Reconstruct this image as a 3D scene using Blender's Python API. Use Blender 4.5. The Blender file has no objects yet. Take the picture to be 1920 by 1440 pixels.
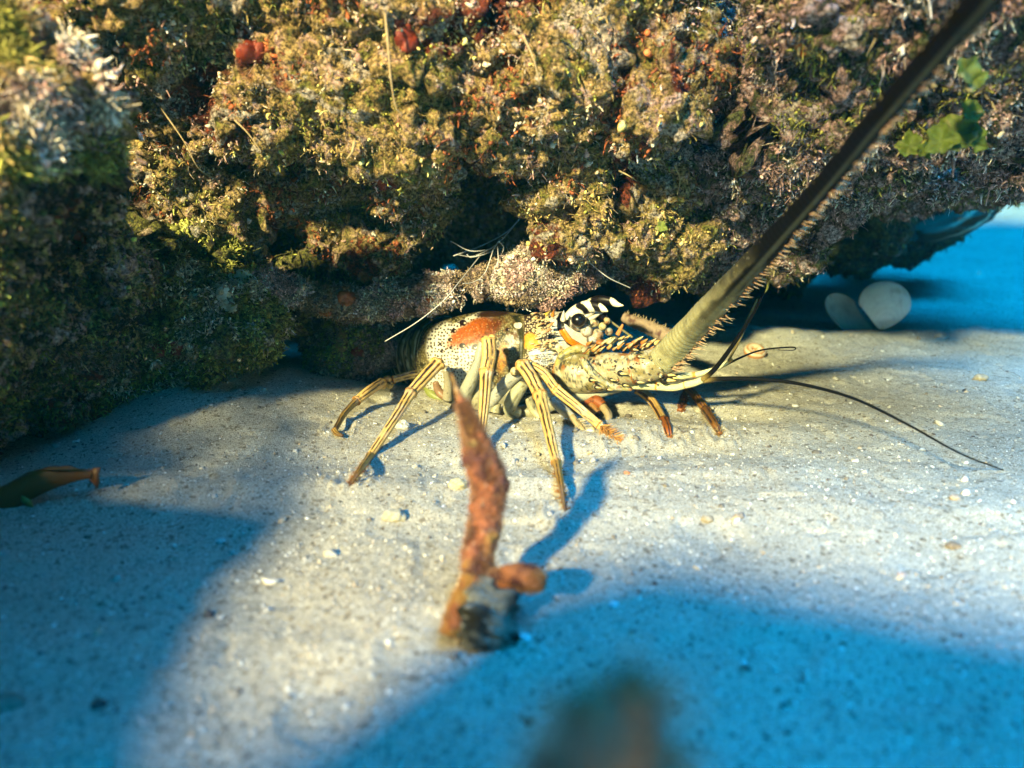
import bpy, bmesh, math, random
import numpy as np
from mathutils import Vector, Matrix
R = math.radians
random.seed(7); rng = np.random.default_rng(7)
sc = bpy.context.scene
# ------------------------------------------------------------ camera
FPX = 1507.0; HZ = 250.0; CAMH = 0.20
pitch = math.atan((720-HZ)/FPX)
cd = bpy.data.cameras.new('camera'); cam = bpy.data.objects.new('camera', cd)
sc.collection.objects.link(cam); sc.camera = cam
cam.location = (0, 0, CAMH); cam.rotation_euler = (math.pi/2-pitch, 0, 0)
cd.sensor_width = 36; cd.lens = 36*FPX/1920; cd.clip_start = 0.005; cd.clip_end = 500
cd.dof.use_dof = True; cd.dof.focus_distance = 0.575; cd.dof.aperture_fstop = 4.8
# ------------------------------------------------------------ world and sun
SUN_EL = R(28); SUN_AZ = R(31)      # the light comes from behind the camera and from its left
sdir = Vector((math.sin(SUN_AZ)*math.cos(SUN_EL), math.cos(SUN_AZ)*math.cos(SUN_EL), -math.sin(SUN_EL)))  # travel direction
w = bpy.data.worlds.new('World'); sc.world = w; w.use_nodes = True
nt = w.node_tree; bg = nt.nodes['Background']
sky = nt.nodes.new('ShaderNodeTexSky'); sky.sky_type = 'NISHITA'; sky.sun_disc = False
sky.sun_elevation = SUN_EL; sky.sun_rotation = math.atan2(-sdir.x, -sdir.y)
tint = nt.nodes.new('ShaderNodeMix'); tint.data_type = 'RGBA'; tint.blend_type = 'MULTIPLY'; tint.inputs[0].default_value = 1
nt.links.new(sky.outputs[0], tint.inputs[6]); tint.inputs[7].default_value = (0.002, 0.60, 0.95, 1)   # sky light after metres of sea water
# under water daylight arrives from a window overhead, here a little to the right; sideways it is dim
geo = nt.nodes.new('ShaderNodeTexCoord'); dp = nt.nodes.new('ShaderNodeVectorMath'); dp.operation = 'DOT_PRODUCT'
nt.links.new(geo.outputs['Generated'], dp.inputs[0]); dp.inputs[1].default_value = (0.16, -0.20, 0.967)
mrw = nt.nodes.new('ShaderNodeMapRange'); mrw.inputs[1].default_value = 0.88; mrw.inputs[2].default_value = 1.0; mrw.inputs[3].default_value = 0.012; mrw.inputs[4].default_value = 12.5
nt.links.new(dp.outputs['Value'], mrw.inputs[0]); scv = nt.nodes.new('ShaderNodeVectorMath'); scv.operation = 'SCALE'
nt.links.new(tint.outputs[2], scv.inputs[0]); nt.links.new(mrw.outputs[0], scv.inputs['Scale']); nt.links.new(scv.outputs[0], bg.inputs[0]); bg.inputs[1].default_value = 0.15
sl = bpy.data.lights.new('sun', 'SUN'); sl.energy = 5.0; sl.angle = R(3.2); sl.color = (1.0, 0.39, 0.20)
so = bpy.data.objects.new('sun', sl); sc.collection.objects.link(so)
so.rotation_euler = sdir.to_track_quat('-Z', 'Y').to_euler(); so.location = (-0.5, -1, 1.2)
vs = sc.view_settings; vs.view_transform = 'Standard'; vs.look = 'None'; vs.exposure = 2.38; vs.gamma = 1
sc.cycles.volume_bounces = 0; sc.cycles.max_bounces = 5; sc.cycles.diffuse_bounces = 1; sc.cycles.glossy_bounces = 2
sc.cycles.transmission_bounces = 3; sc.cycles.use_adaptive_sampling = True

# ------------------------------------------------------------ helpers
cp, sp = math.cos(pitch), math.sin(pitch)
def ray(px, py):
    a = (px-960)/FPX; b = (720-py)/FPX
    return np.array([a, cp+b*sp, -sp+b*cp])
def at(px, py, Y):
    """photograph pixel at the true distance Y metres ahead of the camera"""
    d = ray(px, py); t = Y/d[1]
    return np.array([0, 0, CAMH]) + d*t
def on_ground(px, py, z=0.0):
    d = ray(px, py); t = (z-CAMH)/d[2]
    return np.array([0, 0, CAMH]) + d*t
def pr(rpx, Y): return rpx*Y/FPX
def to_px(P):
    P = np.asarray(P); q = P-np.array([0, 0, CAMH])
    zc = q[..., 1]*cp - q[..., 2]*sp
    yc = q[..., 1]*sp + q[..., 2]*cp
    zc = np.maximum(zc, 1e-6)
    return 960+FPX*q[..., 0]/zc, 720-FPX*yc/zc

def h3(ix, iy, iz, seed=0):
    n = (ix.astype(np.int64)*374761393 + iy.astype(np.int64)*668265263 + iz.astype(np.int64)*2147483647 + seed*974634777) & 0xffffffff
    n = ((n ^ (n >> 13))*1274126177) & 0xffffffff
    n = ((n ^ (n >> 16))*2246822519) & 0xffffffff
    n = n ^ (n >> 15)
    return (n & 0xffffff)/16777216.0
def vn(P, s=1.0, seed=0):
    Q = np.asarray(P)/s; I = np.floor(Q).astype(np.int64); F = Q-I; F = F*F*(3-2*F)
    out = 0
    for dx in (0, 1):
        wx = F[:, 0] if dx else 1-F[:, 0]
        for dy in (0, 1):
            wy = F[:, 1] if dy else 1-F[:, 1]
            for dz in (0, 1):
                wz = F[:, 2] if dz else 1-F[:, 2]
                out = out + wx*wy*wz*h3(I[:, 0]+dx, I[:, 1]+dy, I[:, 2]+dz, seed)
    return out*2-1
def fbm(P, s, o=3, seed=0, g=0.5):
    r = 0; a = 1; t = 0
    for k in range(o):
        r = r+a*vn(P, s/2**k, seed+k*17); t += a; a *= g
    return r/t
def worley(P, s, seed=0):
    Q = np.asarray(P)/s; I = np.floor(Q).astype(np.int64); best = np.full(len(Q), 9.0)
    for dx in (-1, 0, 1):
        for dy in (-1, 0, 1):
            for dz in (-1, 0, 1):
                cx, cy, cz = I[:, 0]+dx, I[:, 1]+dy, I[:, 2]+dz
                d = (cx+h3(cx, cy, cz, seed)-Q[:, 0])**2+(cy+h3(cx, cy, cz, seed+1)-Q[:, 1])**2+(cz+h3(cx, cy, cz, seed+2)-Q[:, 2])**2
                best = np.minimum(best, d)
    return np.sqrt(best)
def ss(a, b, x):
    t = np.clip((x-a)/(b-a), 0, 1); return t*t*(3-2*t)

C = sc.collection
def tag(o, label=None, cat=None, group=None, kind=None):
    if label: o['label'] = label
    if cat: o['category'] = cat
    if group: o['group'] = group
    if kind: o['kind'] = kind
    return o
def empty(name, loc):
    o = bpy.data.objects.new(name, None); C.objects.link(o); o.location = tuple(float(v) for v in loc); o.empty_display_size = 0.01
    return o
def link(name, me, mat, parent=None, smooth=True):
    o = bpy.data.objects.new(name, me); C.objects.link(o)
    if mat: me.materials.append(mat)
    if smooth: me.shade_smooth()
    if parent is not None:
        o.parent = parent; o.matrix_parent_inverse = Matrix.Translation(parent.location).inverted()
    return o
def mesh_np(name, V, F, col=None):
    me = bpy.data.meshes.new(name)
    V = np.asarray(V, dtype=np.float32); F = np.asarray(F, dtype=np.int32)
    n = F.shape[1]
    me.vertices.add(len(V)); me.vertices.foreach_set('co', V.ravel())
    me.loops.add(F.size); me.loops.foreach_set('vertex_index', F.ravel())
    me.polygons.add(len(F)); me.polygons.foreach_set('loop_start', np.arange(0, F.size, n, dtype=np.int32))
    me.polygons.foreach_set('loop_total', np.full(len(F), n, dtype=np.int32))
    me.update(calc_edges=True); me.validate()
    if col is not None: set_col(me, col)
    return me
def set_col(me, col):
    a = me.color_attributes.new('col', 'FLOAT_COLOR', 'POINT')
    c = np.ones((len(me.vertices), 4), dtype=np.float32); c[:, :3] = col
    a.data.foreach_set('color', c.ravel())
def get_vn(me):
    n = len(me.vertices); V = np.empty(n*3, np.float32); N = np.empty(n*3, np.float32)
    me.vertices.foreach_get('co', V); me.vertex_normals.foreach_get('vector', N)
    return V.reshape(-1, 3).astype(float), N.reshape(-1, 3).astype(float)

class Geo:
    """collects quads/tris (as quads) with vertex colours into one mesh"""
    def __init__(s): s.V = []; s.F = []; s.Cc = []; s.n = 0
    def add(s, V, F, col):
        V = np.asarray(V, float); F = np.asarray(F)
        if F.shape[1] == 3: F = np.hstack([F, np.full((len(F), 1), -1)])
        c = np.asarray(col, float)
        if c.ndim == 1: c = np.tile(c, (len(V), 1))
        s.V.append(V); s.F.append(np.where(F >= 0, F+s.n, -1)); s.Cc.append(c); s.n += len(V)
    def build(s, name, mat, parent=None):
        V = np.vstack(s.V); F = np.vstack(s.F); c = np.vstack(s.Cc)
        tri = F[:, 3] < 0
        me = bpy.data.meshes.new(name)
        me.vertices.add(len(V)); me.vertices.foreach_set('co', V.astype(np.float32).ravel())
        q = F[~tri]; t = F[tri][:, :3]
        li = np.concatenate([q.ravel(), t.ravel()]).astype(np.int32)
        me.loops.add(len(li)); me.loops.foreach_set('vertex_index', li)
        tot = np.concatenate([np.full(len(q), 4), np.full(len(t), 3)]).astype(np.int32)
        st = np.concatenate([[0], np.cumsum(tot)[:-1]]).astype(np.int32)
        me.polygons.add(len(tot)); me.polygons.foreach_set('loop_start', st); me.polygons.foreach_set('loop_total', tot)
        me.update(calc_edges=True); set_col(me, c)
        return link(name, me, mat, parent)

def spline(pts, n):
    """Catmull-Rom through rows of pts (any number of columns)"""
    P = np.asarray(pts, float)
    if len(P) == 2: return P[0]+(P[1]-P[0])*np.linspace(0, 1, n)[:, None]
    Q = np.vstack([2*P[0]-P[1], P, 2*P[-1]-P[-2]])
    t = np.linspace(0, len(P)-1-1e-9, n); i = np.floor(t).astype(int); f = (t-i)[:, None]
    a, b, c, d = Q[i], Q[i+1], Q[i+2], Q[i+3]
    return 0.5*((2*b)+(c-a)*f+(2*a-5*b+4*c-d)*f*f+(3*b-a-3*c+d)*f**3)
def tube(path, rad, ns=12, up=(0, 0, 1), flat=1.0, colf=None, col=(1, 1, 1), close=True):
    """path (n,3), rad (n,) -> V,F,col. theta 0 = towards up; colf(u, theta, P)->rgb; flat scales the side axis"""
    path = np.asarray(path, float); n = len(path); rad = np.broadcast_to(rad, n)
    T = np.gradient(path, axis=0); T /= np.linalg.norm(T, axis=1)[:, None]+1e-12
    U = np.zeros_like(T); u = np.asarray(up, float)
    for k in range(n):
        u = u-T[k]*np.dot(u, T[k]); u /= np.linalg.norm(u)+1e-12; U[k] = u
    S = np.cross(T, U)
    th = np.linspace(0, 2*math.pi, ns, endpoint=False)
    V = path[:, None]+(U[:, None]*np.cos(th)[None, :, None]+S[:, None]*(np.sin(th)*flat)[None, :, None])*rad[:, None, None]
    V = V.reshape(-1, 3)
    i = np.arange(n-1)[:, None]*ns; j = np.arange(ns)[None]; j2 = (j+1) % ns
    F = np.stack([i+j, i+j2, i+ns+j2, i+ns+j], -1).reshape(-1, 4)
    uu = np.repeat(np.linspace(0, 1, n), ns); tt = np.tile(th, n)
    cc = colf(uu, tt, V) if colf else np.tile(np.asarray(col, float), (len(V), 1))
    if close:
        V = np.vstack([V, path[:1], path[-1:]]); a = len(V)-2
        j = np.arange(ns); j2 = (j+1) % ns
        F = np.vstack([F, np.stack([np.full(ns, a), j2, j, np.full(ns, -1)], -1), np.stack([np.full(ns, a+1), (n-1)*ns+j, (n-1)*ns+j2, np.full(ns, -1)], -1)])
        cc = np.vstack([cc, cc[:1], cc[-2:-1]])
    return V, F, cc

# ------------------------------------------------------------ materials
def newmat(name):
    m = bpy.data.materials.new(name); m.use_nodes = True
    return m, m.node_tree.nodes, m.node_tree.links, m.node_tree.nodes['Principled BSDF']
def mat_vcol(name, rough=0.6, speck=0.25, sscale=900, bump=0.3, bscale=700, bdist=0.0005, spec=0.4, sss=0.0, coat=0.0):
    m, N, L, b = newmat(name)
    a = N.new('ShaderNodeVertexColor'); a.layer_name = 'col'
    tc = N.new('ShaderNodeTexCoord')
    n1 = N.new('ShaderNodeTexNoise'); n1.inputs['Scale'].default_value = sscale; n1.inputs['Detail'].default_value = 3
    L.new(tc.outputs['Object'], n1.inputs['Vector'])
    mr = N.new('ShaderNodeMapRange'); mr.inputs[1].default_value = 0.3; mr.inputs[2].default_value = 0.7
    mr.inputs[3].default_value = 1-speck; mr.inputs[4].default_value = 1+speck
    L.new(n1.outputs[0], mr.inputs[0])
    mx = N.new('ShaderNodeVectorMath'); mx.operation = 'SCALE'
    L.new(a.outputs[0], mx.inputs[0]); L.new(mr.outputs[0], mx.inputs['Scale']); L.new(mx.outputs[0], b.inputs['Base Color'])
    n2 = N.new('ShaderNodeTexNoise'); n2.inputs['Scale'].default_value = bscale; n2.inputs['Detail'].default_value = 4
    L.new(tc.outputs['Object'], n2.inputs['Vector'])
    bp = N.new('ShaderNodeBump'); bp.inputs['Strength'].default_value = bump; bp.inputs['Distance'].default_value = bdist
    L.new(n2.outputs[0], bp.inputs['Height']); L.new(bp.outputs[0], b.inputs['Normal'])
    b.inputs['Roughness'].default_value = rough; b.inputs['Specular IOR Level'].default_value = spec
    if sss: b.inputs['Subsurface Weight'].default_value = sss; b.inputs['Subsurface Scale'].default_value = 0.004
    if coat: b.inputs['Coat Weight'].default_value = coat
    return m
# ------------------------------------------------------------ sand
def G(x, y, cx, cy, sx, sy, h, rot=0):
    c, s = math.cos(rot), math.sin(rot); dx = x-cx; dy = y-cy
    return h*np.exp(-((dx*c+dy*s)/sx)**2-((-dx*s+dy*c)/sy)**2)
def sand_h(x, y):
    P = np.stack([x, y, np.zeros_like(x)], -1).reshape(-1, 3)
    h = (fbm(P, 0.10, 2, 5)*0.0036+fbm(P*np.array([.6, 1, 1]), 0.028, 2, 9)*0.0020-ss(.25, .6, vn(P, .035, 77))*.0018).reshape(x.shape)
    g = on_ground(350, 800); h = h+G(x, y, g[0], g[1]+0.05, 0.10, 0.09, 0.026)
    g = on_ground(250, 920); h = h+G(x, y, g[0], g[1], 0.10, 0.03, 0.008)
    g = on_ground(1000, 905); h = h+G(x, y, g[0], g[1], 0.16, 0.012, 0.004, 0.1)-G(x, y, g[0]+.03, g[1]+.045, 0.12, 0.014, 0.004, 0.15)
    g = on_ground(1330, 770); h = h-G(x, y, g[0], g[1], 0.07, 0.02, 0.006)
    g = on_ground(1450, 640); h = h+G(x, y, g[0], g[1], 0.12, 0.04, 0.010)
    g = on_ground(1500, 950); h = h+G(x, y, g[0], g[1], 0.15, 0.03, 0.004)
    for a_, b_ in [(655, 912), (1060, 960), (1160, 832), (1255, 822), (1349, 815), (640, 816), (897, 862)]:
        g = on_ground(a_, b_); r_ = np.hypot(x-g[0], y-g[1]); h = h-.0014*np.exp(-(r_/.006)**2)+.0016*np.exp(-((r_-.012)/.005)**2)*(1+.6*np.sin(x*900+b_))
    g = on_ground(1850, 430); h = h+G(x, y, g[0]+0.3, g[1]+0.5, 0.9, 0.5, 0.05)
    return h
def grow(a, step, lim, r=1.12):
    out = []; s = step
    while a < lim: s *= r; a += s; out.append(a)
    return out
fx = np.arange(-0.55, 0.62, 0.0019); fy = np.concatenate([np.arange(0.12, 0.75, 0.0016), np.arange(0.75, 1.3, 0.004)])
xs = np.concatenate([-np.array(grow(0.55, 0.002, 6))[::-1], fx, np.array(grow(fx[-1], 0.002, 6))])
ys = np.concatenate([np.array([-v for v in grow(-0.12, 0.002, 6)])[::-1], fy, np.array(grow(fy[-1], 0.004, 11))])
Xg, Yg = np.meshgrid(xs, ys, indexing='ij'); Zg = sand_h(Xg, Yg)
near = (np.abs(Xg) < 0.7) & (Yg > 0.1) & (Yg < 1.4)
P = np.stack([Xg[near], Yg[near], Zg[near]*0], -1)
Zg[near] += (worley(P, 0.006, 3)-0.5)*-0.0006+fbm(P, 0.004, 2, 31)*0.0005 - ss(0.70, 0.85, vn(P, 0.013, 41))*0.0012
V = np.stack([Xg, Yg, Zg], -1).reshape(-1, 3); nx, ny = Xg.shape
i = np.arange(nx-1)[:, None]*ny; j = np.arange(ny-1)[None]
F = np.stack([i+j, i+ny+j, i+ny+j+1, i+j+1], -1).reshape(-1, 4)
m, N, L, b = newmat('sand')
tc = N.new('ShaderNodeTexCoord')
def noise(scale, det=3, rough=.5, src=None):
    n = N.new('ShaderNodeTexNoise'); n.inputs['Scale'].default_value = scale; n.inputs['Detail'].default_value = det
    n.inputs['Roughness'].default_value = rough; L.new(tc.outputs['Object'], n.inputs['Vector']); return n
def ramp(src, stops):
    r = N.new('ShaderNodeValToRGB'); e = r.color_ramp.elements
    e[0].position, e[0].color = stops[0][0], (*stops[0][1], 1); e[1].position, e[1].color = stops[-1][0], (*stops[-1][1], 1)
    for p, c in stops[1:-1]: k = e.new(p); k.color = (*c, 1)
    L.new(src, r.inputs[0]); return r
def mul(a, bb, f=1.0, mode='MULTIPLY'):
    x = N.new('ShaderNodeMix'); x.data_type = 'RGBA'; x.blend_type = mode; x.inputs[0].default_value = f
    L.new(a, x.inputs[6]); L.new(bb, x.inputs[7]); return x.outputs[2]
vo = N.new('ShaderNodeTexVoronoi'); vo.inputs['Scale'].default_value = 1500; L.new(tc.outputs['Object'], vo.inputs['Vector'])
sep = N.new('ShaderNodeSeparateColor'); L.new(vo.outputs['Color'], sep.inputs[0])
grain = ramp(sep.outputs[0], [(0, (.12, .10, .08)), (.06, (.28, .25, .20)), (.2, (.46, .42, .34)), (.75, (.55, .51, .42)), (1, (.72, .69, .60))])
vo2 = N.new('ShaderNodeTexVoronoi'); vo2.inputs['Scale'].default_value = 420; L.new(tc.outputs['Object'], vo2.inputs['Vector'])
sep2 = N.new('ShaderNodeSeparateColor'); L.new(vo2.outputs['Color'], sep2.inputs[0])
g2 = ramp(sep2.outputs[1], [(0, (.42, .38, .33)), (.06, (.75, .72, .68)), (.15, (1, 1, 1)), (1, (1, 1, 1))])
big = ramp(noise(14, 4).outputs[0], [(.3, (.84, .82, .78)), (.7, (1.05, 1.04, 1.0))])
L.new(mul(mul(grain.outputs[0], g2.outputs[0]), big.outputs[0]), b.inputs['Base Color'])
b.inputs['Roughness'].default_value = 0.85; b.inputs['Specular IOR Level'].default_value = 0.3
bp = N.new('ShaderNodeBump'); bp.inputs['Strength'].default_value = 0.9; bp.inputs['Distance'].default_value = 0.0005
mh = N.new('ShaderNodeMath'); mh.operation = 'ADD'; L.new(vo.outputs['Distance'], mh.inputs[0])
n3 = noise(500, 4, .6); mh2 = N.new('ShaderNodeMath'); mh2.operation = 'MULTIPLY'; mh2.inputs[1].default_value = 1.6
L.new(n3.outputs[0], mh2.inputs[0]); L.new(mh2.outputs[0], mh.inputs[1]); L.new(mh.outputs[0], bp.inputs['Height']); L.new(bp.outputs[0], b.inputs['Normal'])
tag(link('sand', mesh_np('sand', V, F), m), kind='structure')
SX, SY, SZ = xs, ys, Zg
def sand_z(x, y):
    x = np.atleast_1d(x); y = np.atleast_1d(y)
    i = np.clip(np.searchsorted(xs, x)-1, 0, nx-2); j = np.clip(np.searchsorted(ys, y)-1, 0, ny-2)
    a = (x-xs[i])/(xs[i+1]-xs[i]); c = (y-ys[j])/(ys[j+1]-ys[j])
    return Zg[i, j]*(1-a)*(1-c)+Zg[i+1, j]*a*(1-c)+Zg[i, j+1]*(1-a)*c+Zg[i+1, j+1]*a*c
def gz(px, py):
    p = on_ground(px, py)
    for _ in range(4): p = on_ground(px, py, float(sand_z(p[0], p[1])[0]))
    return p

# template shapes for scattered bits
bm = bmesh.new(); bmesh.ops.create_icosphere(bm, subdivisions=1, radius=1)
ICO_V = np.array([v.co[:] for v in bm.verts]); ICO_F = np.array([[v.index for v in f.verts] for f in bm.faces]); bm.free()
def randrot(n):
    q = rng.normal(size=(n, 4)); q /= np.linalg.norm(q, axis=1)[:, None]; a, b_, c, d = q.T
    return np.stack([np.stack([1-2*(c*c+d*d), 2*(b_*c-a*d), 2*(b_*d+a*c)], -1), np.stack([2*(b_*c+a*d), 1-2*(b_*b_+d*d), 2*(c*d-a*b_)], -1), np.stack([2*(b_*d-a*c), 2*(c*d+a*b_), 1-2*(b_*b_+c*c)], -1)], 1)
def scatter_blobs(P, size, stretch, col, jitter=0.25):
    n = len(P); V = ICO_V[None]*(1+rng.normal(0, jitter, (n, len(ICO_V), 1)))
    V = V*stretch[:, None, :]*size[:, None, None]
    V = np.einsum('nij,nkj->nki', randrot(n), V)+P[:, None]
    F = ICO_F[None]+(np.arange(n)*len(ICO_V))[:, None, None]
    return V.reshape(-1, 3), F.reshape(-1, 3), np.repeat(col, len(ICO_V), axis=0)
# loose coral grit on the sand
n = 40000
pxs = rng.uniform(-150, 2070, n); pys = 370+1130*rng.uniform(0, 1, n)**0.85
D = np.array([on_ground(a, c) for a, c in zip(pxs, pys)])
keep = (D[:, 1] < 2.5) & (D[:, 1] > 0.12); D = D[keep]
D[:, 2] = sand_z(D[:, 0], D[:, 1]); n = len(D)
size = 0.00022+0.00022*rng.exponential(1, n); size = np.minimum(size, 0.0015)
st = rng.uniform(0.5, 1.2, (n, 3))
pal = np.array([[.82, .80, .74], [.70, .66, .58], [.50, .46, .40], [.58, .46, .32], [.22, .19, .15], [.86, .85, .82], [.12, .10, .09]])
cc = pal[rng.choice(len(pal), n, p=[.10, .26, .24, .09, .17, .02, .12])]*rng.uniform(.8, 1.1, (n, 1))
g = Geo(); g.add(*scatter_blobs(D, size, st, cc))
K = np.array([gz(random.uniform(-100, 2000), 600+850*random.random()**1.3) if random.random() < .45 else gz(*random.choice([(random.uniform(0, 520), 850-random.uniform(0, 520)*.28+random.gauss(0, 14)), (random.gauss(1500, 200), random.gauss(760, 110)), (random.gauss(1000, 180), random.gauss(830, 40)), (random.gauss(930, 60), random.gauss(1200, 40))])) for _ in range(620)])
ks = np.minimum(.0007+.0006*rng.exponential(1, len(K)), .0028)*np.where(K[:, 1] < .33, .6, 1)
g.add(*scatter_blobs(K, ks, rng.uniform(.5, 1.5, (len(K), 3)), pal[rng.choice(7, len(K), p=[.1, .2, .25, .15, .2, .02, .08])]*.9, .3))
M_grit = mat_vcol('grit', 0.8, 0.2)
tag(g.build('coral_grit', M_grit), kind='stuff', label='loose pale coral grit and shell fragments scattered over the sand', cat='grit')

# ------------------------------------------------------------ reef rocks
def reef_mat(name, cols, dark=0.5, red=(.20, .045, .02), redamt=0.62, pale=(.55, .50, .42), paleamt=.60):
    m, N, L, b = newmat(name); tc = N.new('ShaderNodeTexCoord')
    def noise(scale, det=4, rough=.6, dist=0):
        n = N.new('ShaderNodeTexNoise'); n.inputs['Scale'].default_value = scale; n.inputs['Detail'].default_value = det
        n.inputs['Roughness'].default_value = rough; n.inputs['Distortion'].default_value = dist
        L.new(tc.outputs['Object'], n.inputs['Vector']); return n.outputs[0]
    def ramp(src, stops):
        r = N.new('ShaderNodeValToRGB'); e = r.color_ramp.elements
        e[0].position, e[0].color = stops[0][0], (*stops[0][1], 1); e[1].position, e[1].color = stops[-1][0], (*stops[-1][1], 1)
        for p, c in stops[1:-1]: k = e.new(p); k.color = (*c, 1)
        L.new(src, r.inputs[0]); return r.outputs[0]
    def mix(a, bb, f, mode='MIX'):
        x = N.new('ShaderNodeMix'); x.data_type = 'RGBA'; x.blend_type = mode
        L.new(a, x.inputs[6])
        if isinstance(bb, tuple): x.inputs[7].default_value = (*bb, 1)
        else: L.new(bb, x.inputs[7])
        if isinstance(f, float): x.inputs[0].default_value = f
        else: L.new(f, x.inputs[0])
        return x.outputs[2]
    k = len(cols)
    c1 = ramp(noise(75, 6, .7, .6), [(0.32+0.36*i/(k-1), c) for i, c in enumerate(cols)])
    c1 = mix(c1, red, ramp(noise(16, 3, .5, .8), [(redamt, (0, 0, 0)), (redamt+.03, (1, 1, 1))]))
    c1 = mix(c1, pale, ramp(noise(22, 5, .65, 1.2), [(paleamt, (0, 0, 0)), (paleamt+.04, (1, 1, 1))]))
    fine = ramp(noise(420, 4, .7), [(.38, (dark*.2,)*3), (.5, (.75,)*3), (.68, (1.9,)*3)])
    c1 = mix(c1, fine, 1.0, 'MULTIPLY')
    L.new(c1, b.inputs['Base Color'])
    b.inputs['Roughness'].default_value = .8; b.inputs['Specular IOR Level'].default_value = .35
    bp = N.new('ShaderNodeBump'); bp.inputs['Strength'].default_value = 1.0; bp.inputs['Distance'].default_value = 0.003
    ad = N.new('ShaderNodeMath'); L.new(noise(260, 6, .75), ad.inputs[0]); L.new(noise(900, 3, .7), ad.inputs[1]); ad.operation = 'ADD'
    L.new(ad.outputs[0], bp.inputs['Height']); L.new(bp.outputs[0], b.inputs['Normal'])
    return m
M_turf = mat_vcol('turf', 0.7, 0.35, 1500, 0.2, spec=.5)

def voxel_rock(blobs, vox, A=(0.018, 0.0115, 0.0068, 0.0026), seed=0, subdiv=True, holes=()):
    """blobs: (px, py, Y, radius_px, [sx, sy, sz]) -> displaced watertight mesh"""
    bm = bmesh.new()
    for bl in blobs:
        p = at(bl[0], bl[1], bl[2]); r = pr(bl[3], bl[2]); s = bl[4] if len(bl) > 4 else (1, 1, 1)
        M = Matrix.Translation(Vector(p))@Matrix.Diagonal((r*s[0], r*s[1], r*s[2], 1))
        bmesh.ops.create_icosphere(bm, subdivisions=3, radius=1, matrix=M)
    me = bpy.data.meshes.new('tmp'); bm.to_mesh(me); bm.free()
    o = bpy.data.objects.new('tmp', me); C.objects.link(o)
    md = o.modifiers.new('r', 'REMESH'); md.mode = 'VOXEL'; md.voxel_size = vox
    sm = o.modifiers.new('s', 'SMOOTH'); sm.iterations = 4; sm.factor = .5
    if subdiv:
        sb = o.modifiers.new('d', 'SUBSURF'); sb.subdivision_type = 'SIMPLE'; sb.levels = 1; sb.render_levels = 1
    dg = bpy.context.evaluated_depsgraph_get(); dg.update()
    me2 = bpy.data.meshes.new_from_object(o.evaluated_get(dg))
    bpy.data.objects.remove(o)
    me2.materials.clear()
    V, Nn = get_vn(me2)
    W = V+0.012*np.stack([fbm(V, .06, 2, seed+50), fbm(V, .06, 2, seed+60), fbm(V, .06, 2, seed+70)], -1)
    d = A[0]*fbm(W, 0.11, 2, seed)*1.5
    V = V+Nn*d[:, None]; me2.vertices.foreach_set('co', V.astype(np.float32).ravel()); me2.update()
    V, Nn = get_vn(me2)
    d = A[1]*(0.55-worley(W, 0.030, seed+1))*1.5+A[1]*fbm(W, 0.03, 2, seed+3)
    hole = ss(0.42, 0.62, vn(W, 0.035, seed+7)); d = d-hole*A[1]*3.0
    V = V+Nn*d[:, None]; me2.vertices.foreach_set('co', V.astype(np.float32).ravel()); me2.update()
    V, Nn = get_vn(me2)
    d = A[2]*(0.55-worley(W, 0.0105, seed+11))*1.6+A[2]*fbm(W, 0.008, 2, seed+4)
    d = d+A[3]*fbm(V, 0.0035, 2, seed+9)*1.5
    V = V+Nn*d[:, None]; me2.vertices.foreach_set('co', V.astype(np.float32).ravel()); me2.update()
    return me2

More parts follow.
